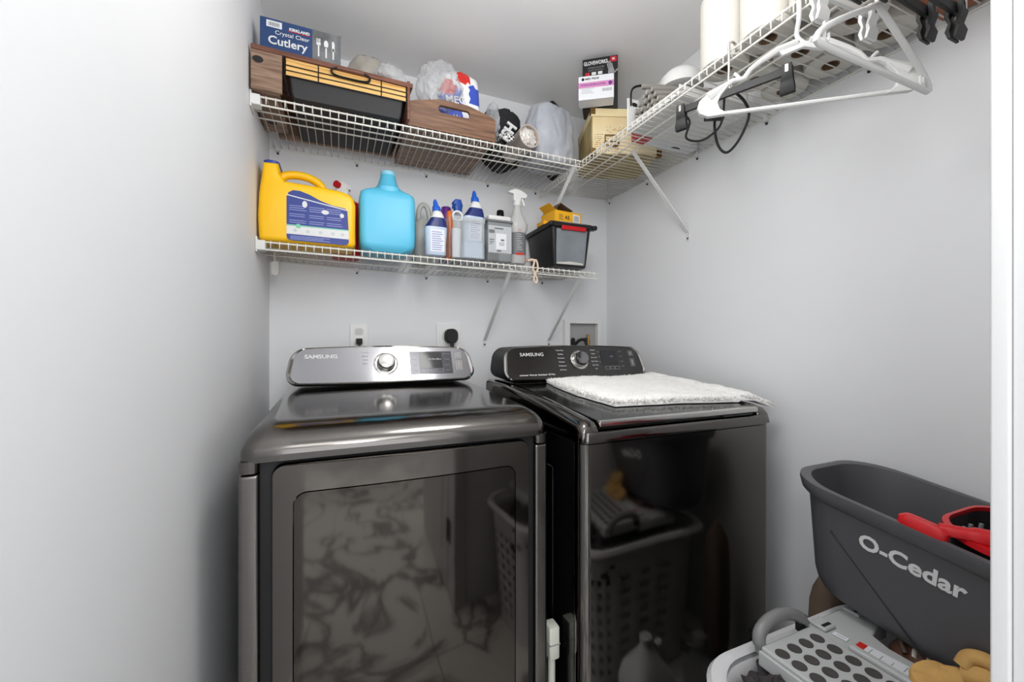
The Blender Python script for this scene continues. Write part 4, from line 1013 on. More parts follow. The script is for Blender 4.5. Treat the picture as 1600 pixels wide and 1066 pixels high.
cone.build('neck_fairing', 'jug_cyan', C2, True)
MB().lathe([(0.029, 1.812), (0.0295, 1.818), (0.0285, 1.826), (0.024, 1.828)], (0.180, 1.70, 0), 24).build('neck_ring', M('cyan_pale', (150, 216, 240), 0.4), C2, True)
# translucent grey jug
GJ = thing('water_jug', 'translucent grey jug with a loop handle between the blue jug and the cleaner bottle', 'jug', (0.335, 1.82, BL))
MB().loft([[Vector((x, y, z)) for x, y in rr(hx, hy, 0.02, 5, 2, 0.338, 1.82)] for z, hx, hy in ((BL, 0.032, 0.05), (BL+0.01, 0.038, 0.056), (1.63, 0.038, 0.056), (1.665, 0.034, 0.045), (1.69, 0.020, 0.025))]).build('body', 'grey_jug', GJ, True)
MB().tube(bez([(0.322, 1.815, 1.675), (0.322, 1.81, 1.725), (0.338, 1.81, 1.752), (0.358, 1.81, 1.742), (0.368, 1.81, 1.70), (0.374, 1.812, 1.64)]), 0.011, 10).build('handle', 'grey_jug', GJ, True)
# toilet cleaner bottles
def cleaner(lab, loc, tilt, rotz=0.0):
    b = thing('cleaner_bottle', lab, 'bottle', loc, rot=(0, tilt, rotz))
    def ring(z, hx, hy, dx): return [Vector((x+dx, y, z)) for x, y in rr(hx, hy, min(hx, hy)*0.8, 5, 2)]
    MB().loft([ring(0, 0.036, 0.022, 0), ring(0.006, 0.041, 0.026, 0), ring(0.05, 0.041, 0.026, 0), ring(0.085, 0.044, 0.027, 0), ring(0.112, 0.045, 0.026, 0.001)]).build('body', 'bottle_pale', b, True, world=False)
    MB().loft([ring(0.112, 0.0455, 0.0265, 0.001), ring(0.135, 0.036, 0.024, 0.006), ring(0.150, 0.029, 0.022, 0.008)]).build('shoulder_label', 'navy', b, True, world=False)
    MB().loft([ring(0.150, 0.028, 0.0215, 0.008), ring(0.166, 0.022, 0.019, 0.008), ring(0.178, 0.016, 0.016, 0.006)]).build('neck', 'white_plastic', b, True, world=False)
    MB().loft([ring(0.178, 0.0175, 0.0175, 0.005), ring(0.196, 0.0155, 0.0155, 0.003), ring(0.203, 0.010, 0.010, 0.001), ring(0.216, 0.0085, 0.0085, -0.001), ring(0.226, 0.004, 0.004, -0.002)]).build('cap', 'blue_bright', b, True, world=False)
    lab_ = MB(); lab_.box(-0.026, 0.030, -0.0278, -0.0262, 0.012, 0.100); lab_.build('label', 'label_white', b, world=False)
    fp_ = MB(); random.seed(9)
    for k in range(9): fp_.box(-0.020, 0.024-random.uniform(0, .012), -0.0283, -0.0278, 0.018+k*0.0088, 0.0215+k*0.0088)
    fp_.build('fine_print', 'label_line', b, world=False)
    return b
cleaner('white toilet cleaner bottle with blue cap standing free beside the clear bin', (0.357, 1.635, BL), 0.0)
# clear bin and what it holds
CB = thing('storage_bin', 'clear plastic bin of cleaning bottles on the lower shelf', 'bin', (0.49, 1.75, BL))
bx0, bx1, by0, by1, bz1 = 0.425, 0.560, 1.622, 1.875, 1.665
MB().box(bx0, bx1, by0, by1, BL, BL+0.003).build('base', 'clear', CB)
MB().box(bx0, bx1, by0, by0+0.003, BL+0.003, bz1).build('front_wall', 'clear', CB)
MB().box(bx0, bx1, by1-0.003, by1, BL+0.003, bz1).build('back_wall', 'clear', CB)
MB().box(bx0-0.012, bx0-0.009, by0+0.003, by1-0.003, BL+0.003, bz1).build('side_wall', 'clear', CB)
MB().box(bx1-0.003, bx1, by0+0.003, by1-0.003, BL+0.003, bz1).build('side_wall', 'clear', CB)
MB().box(bx0-0.002, bx1+0.002, by0-0.003, by0, bz1-0.022, bz1).build('rim', 'clear', CB)
cleaner('white toilet cleaner bottle with blue cap inside the clear bin, at the front', (0.520, 1.662, BL+0.068), 0.04)
rest = MB().box(0.475, 0.5555, 1.628, 1.70, BL+0.0035, BL+0.0675).build('sponge_block', 'bottle_pale', bevel=0.004)
tag(rest, 'pale blue block at the bottom of the clear bin', 'sponge')
SB = thing('spray_bottle', 'spray bottle with a blue head inside the clear bin', 'bottle', (0.485, 1.76, BL+0.004))
MB().lathe([(0.024, 0.0), (0.026, 0.006), (0.026, 0.16), (0.022, 0.19), (0.014, 0.215), (0.0135, 0.225)], (0.485, 1.760, BL+0.004), 20).build('body', 'clear_grey', SB, True)
MB().loft([[Vector((x, y, z)) for x, y in rr(hx, 0.014, 0.008, 4, 2, 0.482+dx, 1.757)] for z, hx, dx in ((1.722, 0.016, 0), (1.738, 0.017, 0), (1.75, 0.022, 0.0), (1.762, 0.022, -0.004), (1.776, 0.014, 0.0))]).build('trigger_head', M('blue_deep', (24, 78, 170), 0.35), SB, True)
MB().tube(bez([(0.470, 1.745, 1.752), (0.458, 1.738, 1.745), (0.453, 1.735, 1.73)]), 0.004, 6).build('trigger', 'blue_deep', SB, True)
SB2 = thing('spray_bottle', 'white spray trigger bottle behind the blue caps in the clear bin', 'bottle', (0.552, 1.82, BL+0.004))
MB().lathe([(0.020, 0.0), (0.022, 0.006), (0.022, 0.17), (0.012, 0.21), (0.011, 0.225)], (0.532, 1.82, BL+0.004), 18).build('body', 'pouch_white', SB2, True)
MB().loft([[Vector((x, 1.82 + b, z)) for x, b in ((-0.0, 0), )] for z in ()] if False else [[Vector((0.532+a, 1.82+d, 1.724+b)) for a, b in ((-0.014, 0.0), (0.012, 0.0), (0.016, 0.020), (0.052, 0.024), (0.046, 0.036), (0.012, 0.052), (-0.014, 0.05))] for d in (-0.010, 0.010)]).build('trigger_head', 'white_plastic', SB2, bevel=0.003)
PB = thing('spray_can', 'purple-capped can at the left of the clear bin', 'can', (0.447, 1.83, BL+0.004))
MB().lathe([(0.020, 0), (0.022, 0.004), (0.022, 0.20), (0.018, 0.212)], (0.449, 1.835, BL+0.004), 18).build('body', 'label_line', PB, True)
MB().lathe([(0.0225, 0.205), (0.0225, 0.255), (0.020, 0.262), (0.001, 0.263)], (0.449, 1.835, BL+0.004), 20).build('cap', M('cap_purple', (110, 40, 134), 0.35), PB, True)
OB = MB().lathe([(0.018, 0), (0.02, 0.004), (0.02, 0.155), (0.013, 0.175), (0.013, 0.20), (0.009, 0.215), (0.001, 0.218)], (0.440, 1.735, BL+0.004), 16)
tag(OB.build('squeeze_bottle', 'orange', smooth=True), 'orange bottle at the left wall of the clear bin', 'bottle')
MG = thing('measuring_jug', 'white cup with a round loop handle sticking out of the clear bin', 'cup', (0.45, 1.665, BL+0.004))
MB().lathe([(0.018, 0), (0.020, 0.12), (0.0195, 0.12), (0.0175, 0.004)], (0.448, 1.660, BL+0.004), 18).build('cup', 'pouch_white', MG, True)
MB().tube([(0.452+0.020*math.cos(2*PI*i/24), 1.650, 1.672+0.020*math.sin(2*PI*i/24)) for i in range(24)], 0.0042, 8, True).build('handle', 'pouch_white', MG, True)
# tub with grey label, white lid
TB = thing('wipes_tub', 'clear square tub with grey label and white lid next to the spray bottle', 'tub', (0.635, 1.70, BL))
rbox(0.580, 0.690, 1.635, 1.76, BL, 1.672, 0.006).build('body', 'clear_grey', TB, True)
MB().box(0.576, 0.694, 1.630, 1.765, 1.662, 1.672).build('rim', 'label_grey', TB, bevel=0.003)
rbox(0.585, 0.690, 1.64, 1.755, 1.6725, 1.694, 0.006).build('lid', 'white_plastic', TB, True)
F = frame((0.580, 1.6345, BL), (1, 0, 0), (0, 0, 1))
lbm = card(MB(), F, 0.002, 0.108, 0.035, 0.150).build('label', M('label_mid', (186, 190, 194), 0.5), TB)
card(MB(), onF(F, 0, 0, 0.0006), 0.036, 0.084, 0.05, 0.118).build('white_panel', 'label_white', TB)
pr_ = MB()
for a in ((0.004, 0.030, 0.118, 0.132), (0.006, 0.028, 0.088, 0.092), (0.006, 0.026, 0.078, 0.082), (0.006, 0.02, 0.07, 0.073), (0.03, 0.07, 0.136, 0.142), (0.058, 0.074, 0.086, 0.094), (0.05, 0.076, 0.076, 0.079), (0.05, 0.074, 0.068, 0.071), (0.04, 0.06, 0.04, 0.047)): card(pr_, onF(F, 0, 0, 0.0009), *a, 0.0004)
pr_.build('fine_print', 'label_grey', TB)
card(MB(), onF(F, 0, 0, 0.0004), 0.004, 0.05, 0.004, 0.032).build('dark_print', 'label_grey', TB)
# spray bottle, white trigger
SP = thing('spray_bottle', 'translucent spray bottle with white trigger head, left of the black tote', 'bottle', (0.73, 1.67, BL))
R = []
for z, hx, hy in ((BL, 0.034, 0.032), (BL+0.006, 0.038, 0.036), (1.63, 0.038, 0.036), (1.655, 0.046, 0.040), (1.672, 0.046, 0.040), (1.69, 0.036, 0.032), (1.715, 0.024, 0.022), (1.745, 0.0165, 0.0165), (1.765, 0.015, 0.015)):
    R.append([Vector((x, y, z)) for x, y in rr(hx, hy, min(hx, hy)*0.9, 6, 2, 0.732, 1.675)])
MB().loft(R).build('body', M('spray_body', (206, 206, 204), 0.25, alpha=0.8), SP, True)
MB().lathe([(0.017, 1.758), (0.017, 1.776), (0.0145, 1.78)], (0.732, 1.675, 0), 20).build('collar', 'white_plastic', SP, True)
th = [(-0.020, 1.776), (0.014, 1.776), (0.016, 1.792), (0.038, 1.792), (0.048, 1.804), (0.042, 1.814), (0.012, 1.828), (-0.014, 1.830), (-0.040, 1.818), (-0.046, 1.811), (-0.020, 1.806)]
MB().loft([[Vector((0.732+a, 1.675+d, b)) for a, b in th] for d in (-0.012, 0.012)]).build('trigger_head', 'white_plastic', SP, bevel=0.003)
MB().tube(bez([(0.756, 1.675, 1.796), (0.760, 1.675, 1.780), (0.768, 1.675, 1.762)]), 0.0055, 8).build('trigger', 'white_plastic', SP, True)
lbm = MB().loft([[Vector((x, y, z)) for x, y in rr(0.0385, 0.0365, 0.033, 6, 2, 0.732, 1.675)] for z in (1.535, 1.655)], False, False); lbm.build('label', 'label_grey', SP, True)
F = frame((0.705, 1.6378, BL), (1, 0, 0), (0, 0, 1))
card(MB(), F, 0.016, 0.030, 0.142, 0.157).build('red_badge', 'pouch_red', SP); card(MB(), F, 0.004, 0.044, 0.036, 0.044).build('red_band', 'pouch_red', SP)
tx = MB()
for k in range(8): card(tx, F, 0.010, 0.036-0.005*(k % 3), 0.058+k*0.0095, 0.061+k*0.0095)
tx.build('fine_print', 'label_mid', SP)
BB = thing('cosmetic_bottle', 'small pale bottle with a black cap behind the spray bottle', 'bottle', (0.685, 1.80, BL))
MB().lathe([(0.022, 0), (0.024, 0.004), (0.024, 0.19), (0.014, 0.215), (0.012, 0.225)], (0.700, 1.80, BL), 18).build('body', 'pouch_white', BB, True)
MB().lathe([(0.018, 0.222), (0.019, 0.23), (0.0175, 0.268), (0.015, 0.272), (0.001, 0.273)], (0.700, 1.80, BL), 18).build('cap', 'black_gloss', BB, True)
# black tote box with red latch
TO = thing('latch_box', 'black plastic storage box with clear front and red latch on the lower shelf', 'storage box', (0.99, 1.75, BL))
def tring(z, d): return [Vector((x, y, z)) for x, y in rr(0.104+d, 0.130+d, 0.014, 4, 2, 0.984, 1.752)]
MB().loft([tring(BL, -0.018), tring(BL+0.008, -0.015), tring(1.672, 0.0), tring(1.672, -0.004), tring(BL+0.012, -0.019)]).build('tub', 'tote_black', TO, True)
MB().loft([[Vector((x, y, z)) for x, y in rr(0.104+d, 0.130+d, 0.016, 4, 2, 0.984, 1.752)] for z, d in ((1.6725, 0.010), (1.690, 0.012), (1.693, 0.008), (1.696, 0.004))]).build('lid', 'tote_black', TO, True)
for x in (0.873, 1.098): MB().box(x-0.010, x+0.014, 1.605, 1.64, 1.672, 1.692).build('lid_corner', 'tote_black', TO, bevel=0.005)
def tf(x, z): return Vector((x, 1.622 - 0.015*(z-1.672)/(BL+0.008-1.672)*-1 + 0.0 - 0.0015, z))
MB().loft([[tf(x, z) + Vector((0, d, 0)) for x, z in ((0.908, BL+0.010), (1.056, BL+0.010), (1.064, 1.664), (0.902, 1.664))] for d in (0, -0.002)]).build('front_window', M('tote_window', (128, 134, 140), 0.22, var=0.15, vscale=9), TO)
MB().loft([[tf(x, z) + Vector((0, d, 0)) for x, z in ((0.910, BL+0.011), (1.050, BL+0.011), (1.048, BL+0.020), (0.98, BL+0.024), (0.912, BL+0.017))] for d in (-0.002, -0.0026)]).build('white_contents', 'paper', TO)
MB().box(0.925, 1.052, 1.607, 1.622, 1.659, 1.678).build('latch', 'red_plastic', TO, bevel=0.003)
MB().box(0.915, 1.056, 1.612, 1.64, 1.679, 1.697).build('latch_seat', 'clear', TO, bevel=0.002)
# yellow carton with open flap
YC = thing('carton', 'small open yellow carton lying on the black latch box', 'box', (0.97, 1.70, 1.6965))
m4 = Matrix.Translation((0.965, 1.70, 1.6967)) @ Matrix.Rotation(0.10, 4, 'Z')
MB().box(-0.070, 0.078, -0.06, 0.055, 0.0, 0.055, m4).build('carton', 'carton_yellow', YC, bevel=0.001)
MB().loft([[m4 @ Vector(p) for p in ((-0.068, -0.058, 0.0552), (-0.068, 0.05, 0.0552), (-0.040, 0.05, 0.088), (-0.040, -0.058, 0.088))], [m4 @ Vector(p) for p in ((-0.066, -0.058, 0.0552), (-0.066, 0.05, 0.0552), (-0.038, 0.05, 0.087), (-0.038, -0.058, 0.087))]]).build('flap', 'carton_brown', YC)
MB().loft([[m4 @ Vector(p) for p in ((-0.038, -0.060, 0.088), (-0.038, 0.05, 0.088), (0.03, 0.05, 0.060), (0.03, -0.060, 0.060))], [m4 @ Vector(p) for p in ((-0.038, -0.060, 0.090), (-0.038, 0.05, 0.090), (0.03, 0.05, 0.062), (0.03, -0.060, 0.062))]]).build('flap', 'carton_brown', YC)
MB().loft([[m4 @ Vector(p) for p in ((-0.068, -0.058, 0.056), (-0.068, 0.03, 0.056), (-0.098, 0.03, 0.080), (-0.098, -0.058, 0.080))], [m4 @ Vector(p) for p in ((-0.068, -0.058, 0.058), (-0.068, 0.03, 0.058), (-0.098, 0.03, 0.082), (-0.098, -0.058, 0.082))]]).build('flap', 'carton_yellow', YC)
FY = m4 @ frame((-0.070, -0.0602, 0.0), (1, 0, 0), (0, 0, 1))
card(MB(), FY, 0.100, 0.140, 0.010, 0.046).build('barcode_label', 'label_white', YC)
bc = MB()
for k in range(9): card(bc, onF(FY, 0.105+k*0.0034, 0.014, 0.0006), 0, 0.0014+0.001*(k % 2), 0, 0.026, 0.0003)
bc.build('barcode', 'print_grey', YC)
text('box_text', 'A2', 0.022, onF(FY, 0.068, 0.026), 'print_black', YC, bold=0.0006)
tx = MB()
for k in range(4): card(tx, FY, 0.022, 0.046-0.004*(k % 2), 0.014+k*0.007, 0.0165+k*0.007)
tx.build('fine_print', 'carton_brown', YC)
YS = thing('carton', 'tiny yellow box left of the open yellow carton on the latch box lid', 'box', (0.885, 1.73, 1.6965))
MB().box(0.872, 0.902, 1.69, 1.76, 1.6967, 1.715).build('body', 'carton_yellow', YS, bevel=0.001)
MB().box(0.884, 0.902, 1.69, 1.76, 1.7152, 1.7165).build('top_print', 'carton_brown', YS)
# knotted cord and clear clip
RP = thing('knotted_cord', 'pale knotted cord hanging over the lower shelf edge', 'cord', (0.775, 1.59, 1.40))
MB().tube(bez([(0.752, 1.60, BL+0.004), (0.765, 1.592, BL+0.010), (0.775, 1.588, BL+0.002), (0.768, 1.586, 1.465), (0.780, 1.586, 1.445), (0.772, 1.586, 1.425), (0.778, 1.586, 1.405)]), 0.0042, 8).build('strand', 'rope', RP, True)
MB().tube(bez([(0.755, 1.60, BL+0.006), (0.785, 1.588, BL+0.004), (0.790, 1.586, 1.46), (0.772, 1.584, 1.445), (0.786, 1.584, 1.425), (0.783, 1.584, 1.402)]), 0.0042, 8).build('strand', 'rope', RP, True)
MB().cyl((0.748, 1.62, BL+0.009), (0.796, 1.606, BL+0.010), 0.006, n=8).build('toggle', M('toggle_wood', (196, 150, 120), 0.6), RP, True)
hk = MB().loft([[Vector((-0.214+a, 1.70+d, 1.418+b)) for a, b in rr(0.013, 0.026, 0.012, 5, 2)] for d in (-0.004, 0.004)]); hk.tube([(-0.214, 1.70, 1.44), (-0.216, 1.70, 1.49)], 0.004, 6)
tag(hk.build('plastic_hook', M('hook_clear', (206, 204, 198), 0.2, alpha=0.6), bevel=0.002), 'clear plastic hook hanging under the left end of the lower shelf', 'hook')
# ------------------------------------------------------------------ white rug on the washer
def rug_z(x, y):
    z = 0.951 + (0.994-0.951)*(y-0.876)/(1.39-0.876) + 0.0025
    if x > 1.192: z += max(0.0, 0.006) - 0.35*max(0, x-1.236)
    return z
RU = thing('fluffy_rug', 'white fluffy rug draped over the washer lid', 'rug', (1.0, 1.13, 0.98))
import itertools
NX, NY = 70, 50
def rug_xy(u, v):
    # corners: back-left, back-right, front-left, front-right
    bl, br, f_l, f_r = Vector((0.728, 1.385)), Vector((1.235, 1.375)), Vector((0.745, 0.985)), Vector((1.304, 0.898))
    p = (bl*(1-u)+br*u)*(1-v) + (f_l*(1-u)+f_r*u)*v
    p += Vector((0, 0.018*math.sin(PI*u)*v)) + Vector((0.020*math.sin(PI*v)*(1-u)*-1, 0))
    p += Vector((noise.noise(Vector((u*6, v*6, 3))), noise.noise(Vector((u*6, v*6, 9)))))*0.006
    return p
top, bot = [], []
for j in range(NY+1):
    for i in range(NX+1):
        u, v = i/NX, j/NY; p = rug_xy(u, v); z = rug_z(p.x, p.y)
        ed = min(1, min(u, 1-u, v, 1-v)/0.06)**0.5
        h = 0.006 + ed*(0.018 + 0.004*noise.noise(Vector((p.x*22, p.y*22, 0))) + 0.004*noise.noise(Vector((p.x*60, p.y*60, 5))) + 0.008*noise.noise(Vector((p.x*7, p.y*7, 2))))
        top.append(Vector((p.x, p.y, z+h))); bot.append(Vector((p.x, p.y, z)))
rg = MB(); n_ = (NX+1)*(NY+1); fs = []
for j in range(NY):
    for i in range(NX):
        a = j*(NX+1)+i; q = (a, a+1, a+NX+2, a+NX+1); fs.append(q); fs.append(tuple(n_+k for k in reversed(q)))
bd = [i for i in range(NX)] + [j*(NX+1)+NX for j in range(NY)] + [NY*(NX+1)+NX-i for i in range(NX)] + [(NY-j)*(NX+1) for j in range(NY)]
for a, b in zip(bd, bd[1:]+bd[:1]): fs.append((a, n_+a, n_+b, b))
rg.add(top+bot, fs); rg.build('base', 'rug', RU, True)
random.seed(21); pile = MB(); pv, pf = [], []
for k in range(16000):
    if k < 11000: u, v = random.random(), random.random()
    else:
        t = random.random(); e_ = random.choice((0, 1, 2, 3)); w_ = random.random()*0.03
        u, v = ((t, w_), (t, 1-w_), (w_, t), (1-w_, t))[e_]
    p = rug_xy(u, v); z = rug_z(p.x, p.y); ed = min(1, min(u, 1-u, v, 1-v)/0.06)**0.5
    h = 0.005 + ed*0.018 + ed*0.008*noise.noise(Vector((p.x*7, p.y*7, 2)))
    a = random.uniform(0, 2*PI); l = random.uniform(0.008, 0.015); w_ = random.uniform(0.0010, 0.0018)
    out = Vector(((u-0.5)*(1-ed)*2, -(v-0.5)*(1-ed)*2, 0))*0.35
    d = Vector((math.cos(a)*0.5, math.sin(a)*0.5, random.uniform(0.1, 0.6))) + out*1.5; d.normalize()
    s = d.cross(Vector((random.random()-.5, random.random()-.5, 1))).normalized()*w_
    b0 = Vector((p.x, p.y, z+h*0.8)); o_ = len(pv)
    pv += [b0-s, b0+s, b0+d*l]; pf.append((o_, o_+1, o_+2))
pile.add(pv, pf); pl_ = pile.build('pile', 'rug', RU); pl_['kind'] = 'stuff'

# ------------------------------------------------------------------ hamper and what lies on it
HM = thing('laundry_hamper', 'white plastic laundry hamper with square holes at the right wall', 'hamper', (0.96, 0.41, 0))
N_ = 64
def hring(z, k=1.0, d=0.0):
    pts = rr(0.285*k+d, 0.205*k+d, 0.11*k, 9, 7, 0.96, 0.412); return [Vector((x, y, z)) for x, y in pts]
zsl = [0.0, 0.02] + [0.05+0.022*i for i in range(16)] + [0.425, 0.468]
Rg = [hring(z, 0.86+0.14*z/0.468) for z in zsl]
hv = [p for r in Rg for p in r]; n = len(Rg[0]); hf = []
for i in range(len(Rg)-1):
    for j in range(n):
        if 2 <= i < 18 and i % 2 == 0 and j % 2 == 0 and (j % 16) not in (6, 7, 8, 9): continue
        hf.append((i*n+j, i*n+(j+1) % n, (i+1)*n+(j+1) % n, (i+1)*n+j))
hf.append(tuple(reversed(range(n))))
hb = MB().add(hv, hf).build('basket', 'hamper', HM, True)
sm = hb.modifiers.new('solid', 'SOLIDIFY'); sm.thickness = 0.004
MB().loft([hring(0.462, 1.0, 0.0), hring(0.464, 1.0, 0.018), hring(0.474, 1.0, 0.024), hring(0.484, 1.0, 0.018), hring(0.486, 1.0, 0.006), hring(0.480, 1.0, -0.002), hring(0.462, 1.0, 0.0)], False, False).build('rim', 'hamper', HM, True)
tag(blob((0.80, 0.49, 0.400), (0.12, 0.12, 0.115), 0.22, 4, 5, 41, ridge=0.12).build('wool_blanket', 'dark_wool', smooth=True), 'dark fuzzy knitted cloth in the hamper below the step stool', 'cloth')
tag(blob((1.05, 0.38, 0.385), (0.19, 0.16, 0.08), 0.12, 2.5, 4, 43, ridge=0.08).build('laundry_pile', 'fabric_black', smooth=True), 'black laundry filling the hamper under the shoe', 'cloth')
tag(blob((1.22, 0.690, 0.27), (0.05, 0.042, 0.275), 0.05, 2, 4, 44, flat=0.001, square=0.3).build('leather_bag', 'bag_brown', smooth=True), 'brown bag standing on the floor behind the hamper and bucket', 'bag')
# folded step stool lying across the hamper
ZS = 0.523
ST = thing('step_stool', 'folded grey plastic step stool with black grip dots under the mop bucket', 'step stool', (0.95, 0.42, ZS))
def stool_plate(name, poly, z0, z1, mat='stool_grey', par=ST, bev=0.004):
    return MB().loft([[Vector((x, y, z)) for x, y in poly] for z in (z0, z1)]).build(name, mat, par, bevel=bev, seg=2)
stool_plate('dotted_step', [(0.792, 0.24), (0.948, 0.24), (0.948, 0.572), (0.792, 0.572)], ZS-0.026, ZS+0.010)
stool_plate('step_edge', [(0.784, 0.24), (0.7915, 0.24), (0.7915, 0.572), (0.784, 0.572)], ZS-0.026, ZS+0.004, bev=0.003)
for y in (0.40, 0.48): MB().box(0.7835, 0.7925, y-0.001, y+0.001, ZS-0.02, ZS+0.0045).build('seam', 'stool_dot', ST)
stool_plate('leg_panel', [(0.9495, 0.24), (1.032, 0.24), (1.036, 0.47), (1.050, 0.505), (1.085, 0.515), (1.125, 0.515), (1.125, 0.585), (0.9495, 0.585)], ZS-0.03, ZS+0.004)
stool_plate('panel_ridge', [(0.9505, 0.24), (0.966, 0.24), (0.966, 0.50), (0.9505, 0.50)], ZS+0.0042, ZS+0.016, bev=0.003)
for y in (0.548,):
    for x in (0.962, 1.082):
        stool_plate('slot_lug', [(x, y), (x+0.038, y), (x+0.038, y+0.034), (x, y+0.034)], ZS+0.0042, ZS+0.012, bev=0.003)
        MB().box(x+0.006, x+0.032, y+0.006, y+0.013, ZS+0.0121, ZS+0.0127).build('slot', 'print_black', ST)
for r in range(9):
    for c in range(4):
        x = 0.811 + c*0.0365 + (0.0 if r % 2 == 0 else -0.0)
        y = 0.540 - r*0.0325 - (0.0 if c % 2 else 0.0)
        d_ = MB().cyl((x, y, ZS+0.0102), (x, y, ZS+0.0115), 0.0128, n=20); d_.build('grip_dot', 'stool_dot', ST)
MB().tube(bez([(0.802, 0.580, ZS-0.010), (0.806, 0.585, ZS+0.022), (0.840, 0.588, ZS+0.040), (0.885, 0.588, ZS+0.042), (0.925, 0.584, ZS+0.030), (0.945, 0.580, ZS+0.012)]), [0.010]*4 + [0.0125]*33 + [0.010]*4, 10).build('carry_handle', 'handle_grey', ST, True)
MB().box(0.925, 0.948, 0.574, 0.590, ZS-0.005, ZS+0.030).build('handle_mount', 'black_matte', ST, bevel=0.004)
sl = MB(); LB = frame((0.968, 0.53, ZS+0.0165), (0.10, -1, 0), (1, 0.10, 0))
sl.box(0.028, 0.25, -0.014, 0.016, -0.0001, 0.0006, LB); sl.box(-0.012, 0.014, -0.010, 0.004, -0.0001, 0.0006, LB)
sl.xf(Matrix.Translation((0.014, 0, -0.011)))
sl.build('warning_label', 'label_white', ST)
rl_ = MB().box(0.028, 0.042, -0.012, 0.014, 0.0006, 0.0011, LB).xf(Matrix.Translation((0.014, 0, -0.011))); rl_.build('label_red', 'pouch_red', ST)
fp_ = MB()
for k in range(10): fp_.box(0.050+k*0.018, 0.050+k*0.018+0.0015, -0.010, 0.010-0.004*(k % 3), 0.0006, 0.0009, LB)
fp_.box(-0.006, 0.010, -0.004, -0.0025, 0.0006, 0.0009, LB)
fp_.xf(Matrix.Translation((0.014, 0, -0.011))).build('fine_print', 'print_grey', ST)

# mop bucket
th_ = 0.15
BK = thing('mop_bucket', 'dark grey mop bucket with red wringer tilted against the right wall', 'bucket', (1.148, 0.448, 0.527), rot=(th_, 0, 0))
def bring(t, dx=0.0, z=None):
    hx = 0.100 + 0.047*t + dx; hy = 0.208 + 0.038*t**0.8 + dx
    zz = 0.275*t if z is None else z
    return [Vector((x, y, zz)) for x, y in rr(hx, hy, min(hx*0.86, 0.10), 8, 5)]
rings = [bring(0, -0.050, 0.0), bring(0.0, -0.026, 0.004), bring(0.0, -0.010, 0.014), bring(0.06, -0.002, 0.03), bring(0.16, 0.0, 0.05), bring(0.3), bring(0.6), bring(0.88), bring(0.88, 0.006, 0.243), bring(0.92, 0.010, 0.250), bring(1.0, 0.012, 0.270), bring(1.0, 0.012, 0.277), bring(1.0, 0.004, 0.279), bring(1.0, -0.004, 0.276), bring(0.9, -0.006), bring(0.5, -0.006), bring(0.08, -0.008), bring(0.04, -0.02)]
MB().loft(rings).build('tub', 'bucket', BK, True, world=False)
tilt_in = math.atan2(0.042, 0.275)
def bface(y, t): return Vector((-(0.100+0.047*t) - 0.0012, y, 0.275*t))
tm_ = frame(bface(0.014, 0.71), (0, -1, 0), bface(0.005, 0.8)-bface(0.005, 0.6))
text('brand_lettering', 'O-Cedar', 0.0445, tm_, 'print_white', BK, depth=0.0008, bold=0.0012, world=False)
MB().tube([bface(0.150, 0.66)+Vector((0.001, 0, 0)), bface(0.045, 0.30)+Vector((0.001, 0, 0)), bface(-0.03, 0.04)+Vector((0.001, 0, 0))], 0.0016, 6).build('mould_line', 'bucket_dark', BK, True, world=False)
# wringer basket over the near half
wr = [(x, y-0.118) for x, y in rr(0.122, 0.118, 0.085, 8, 4)]
wo = [(x, y-0.118) for x, y in rr(0.140, 0.124, 0.095, 8, 4)]
MB().loft([[Vector((x, y, z)) for x, y in ((wo, 0.276), (wo, 0.286), (wr, 0.287), (wr, 0.274), (wo, 0.276))[k][0]] if False else [Vector((x, y, (0.281, 0.290, 0.291, 0.276, 0.281)[k])) for x, y in (wo, wo, wr, wr, wo)[k]] for k in range(5)], False, False).build('wringer_rim', 'red_plastic', BK, True, world=False)
MB().loft([[Vector((x*k, (y+0.118)*k-0.118, z)) for x, y in wr] for k, z in ((0.985, 0.284), (0.90, 0.22), (0.62, 0.17), (0.30, 0.165))], False, True).build('wringer_basket', 'black_matte', BK, True, world=False)
for k in range(26):
    a = 2*PI*k/26
    MB().obox((0.112*math.cos(a), -0.118+0.107*math.sin(a), 0.262), (0.005, 0.005, 0.010), (0, 0, a)).build('wringer_slot', 'print_grey', BK, world=False)
MB().loft([[Vector((x*s-0.146+dx, y*s*1.15+0.0, z)) for x, y in rr(0.011, 0.032, 0.0105, 5, 3)] for z, s, dx in ((0.270, 0.8, 0), (0.276, 1.0, 0), (0.290, 1.0, 0.002), (0.296, 0.8, 0.004))]).build('wringer_tab', 'red_plastic', BK, True, world=False)
MB().tube(bez([(-0.140, -0.02, 0.292), (-0.120, -0.06, 0.300), (-0.085, -0.105, 0.305), (0.0, -0.13, 0.306), (0.085, -0.105, 0.305)]), [0.012]*8 + [0.015]*25, 8, flat=0.55).build('wringer_handle', 'red_plastic', BK, True, world=False)

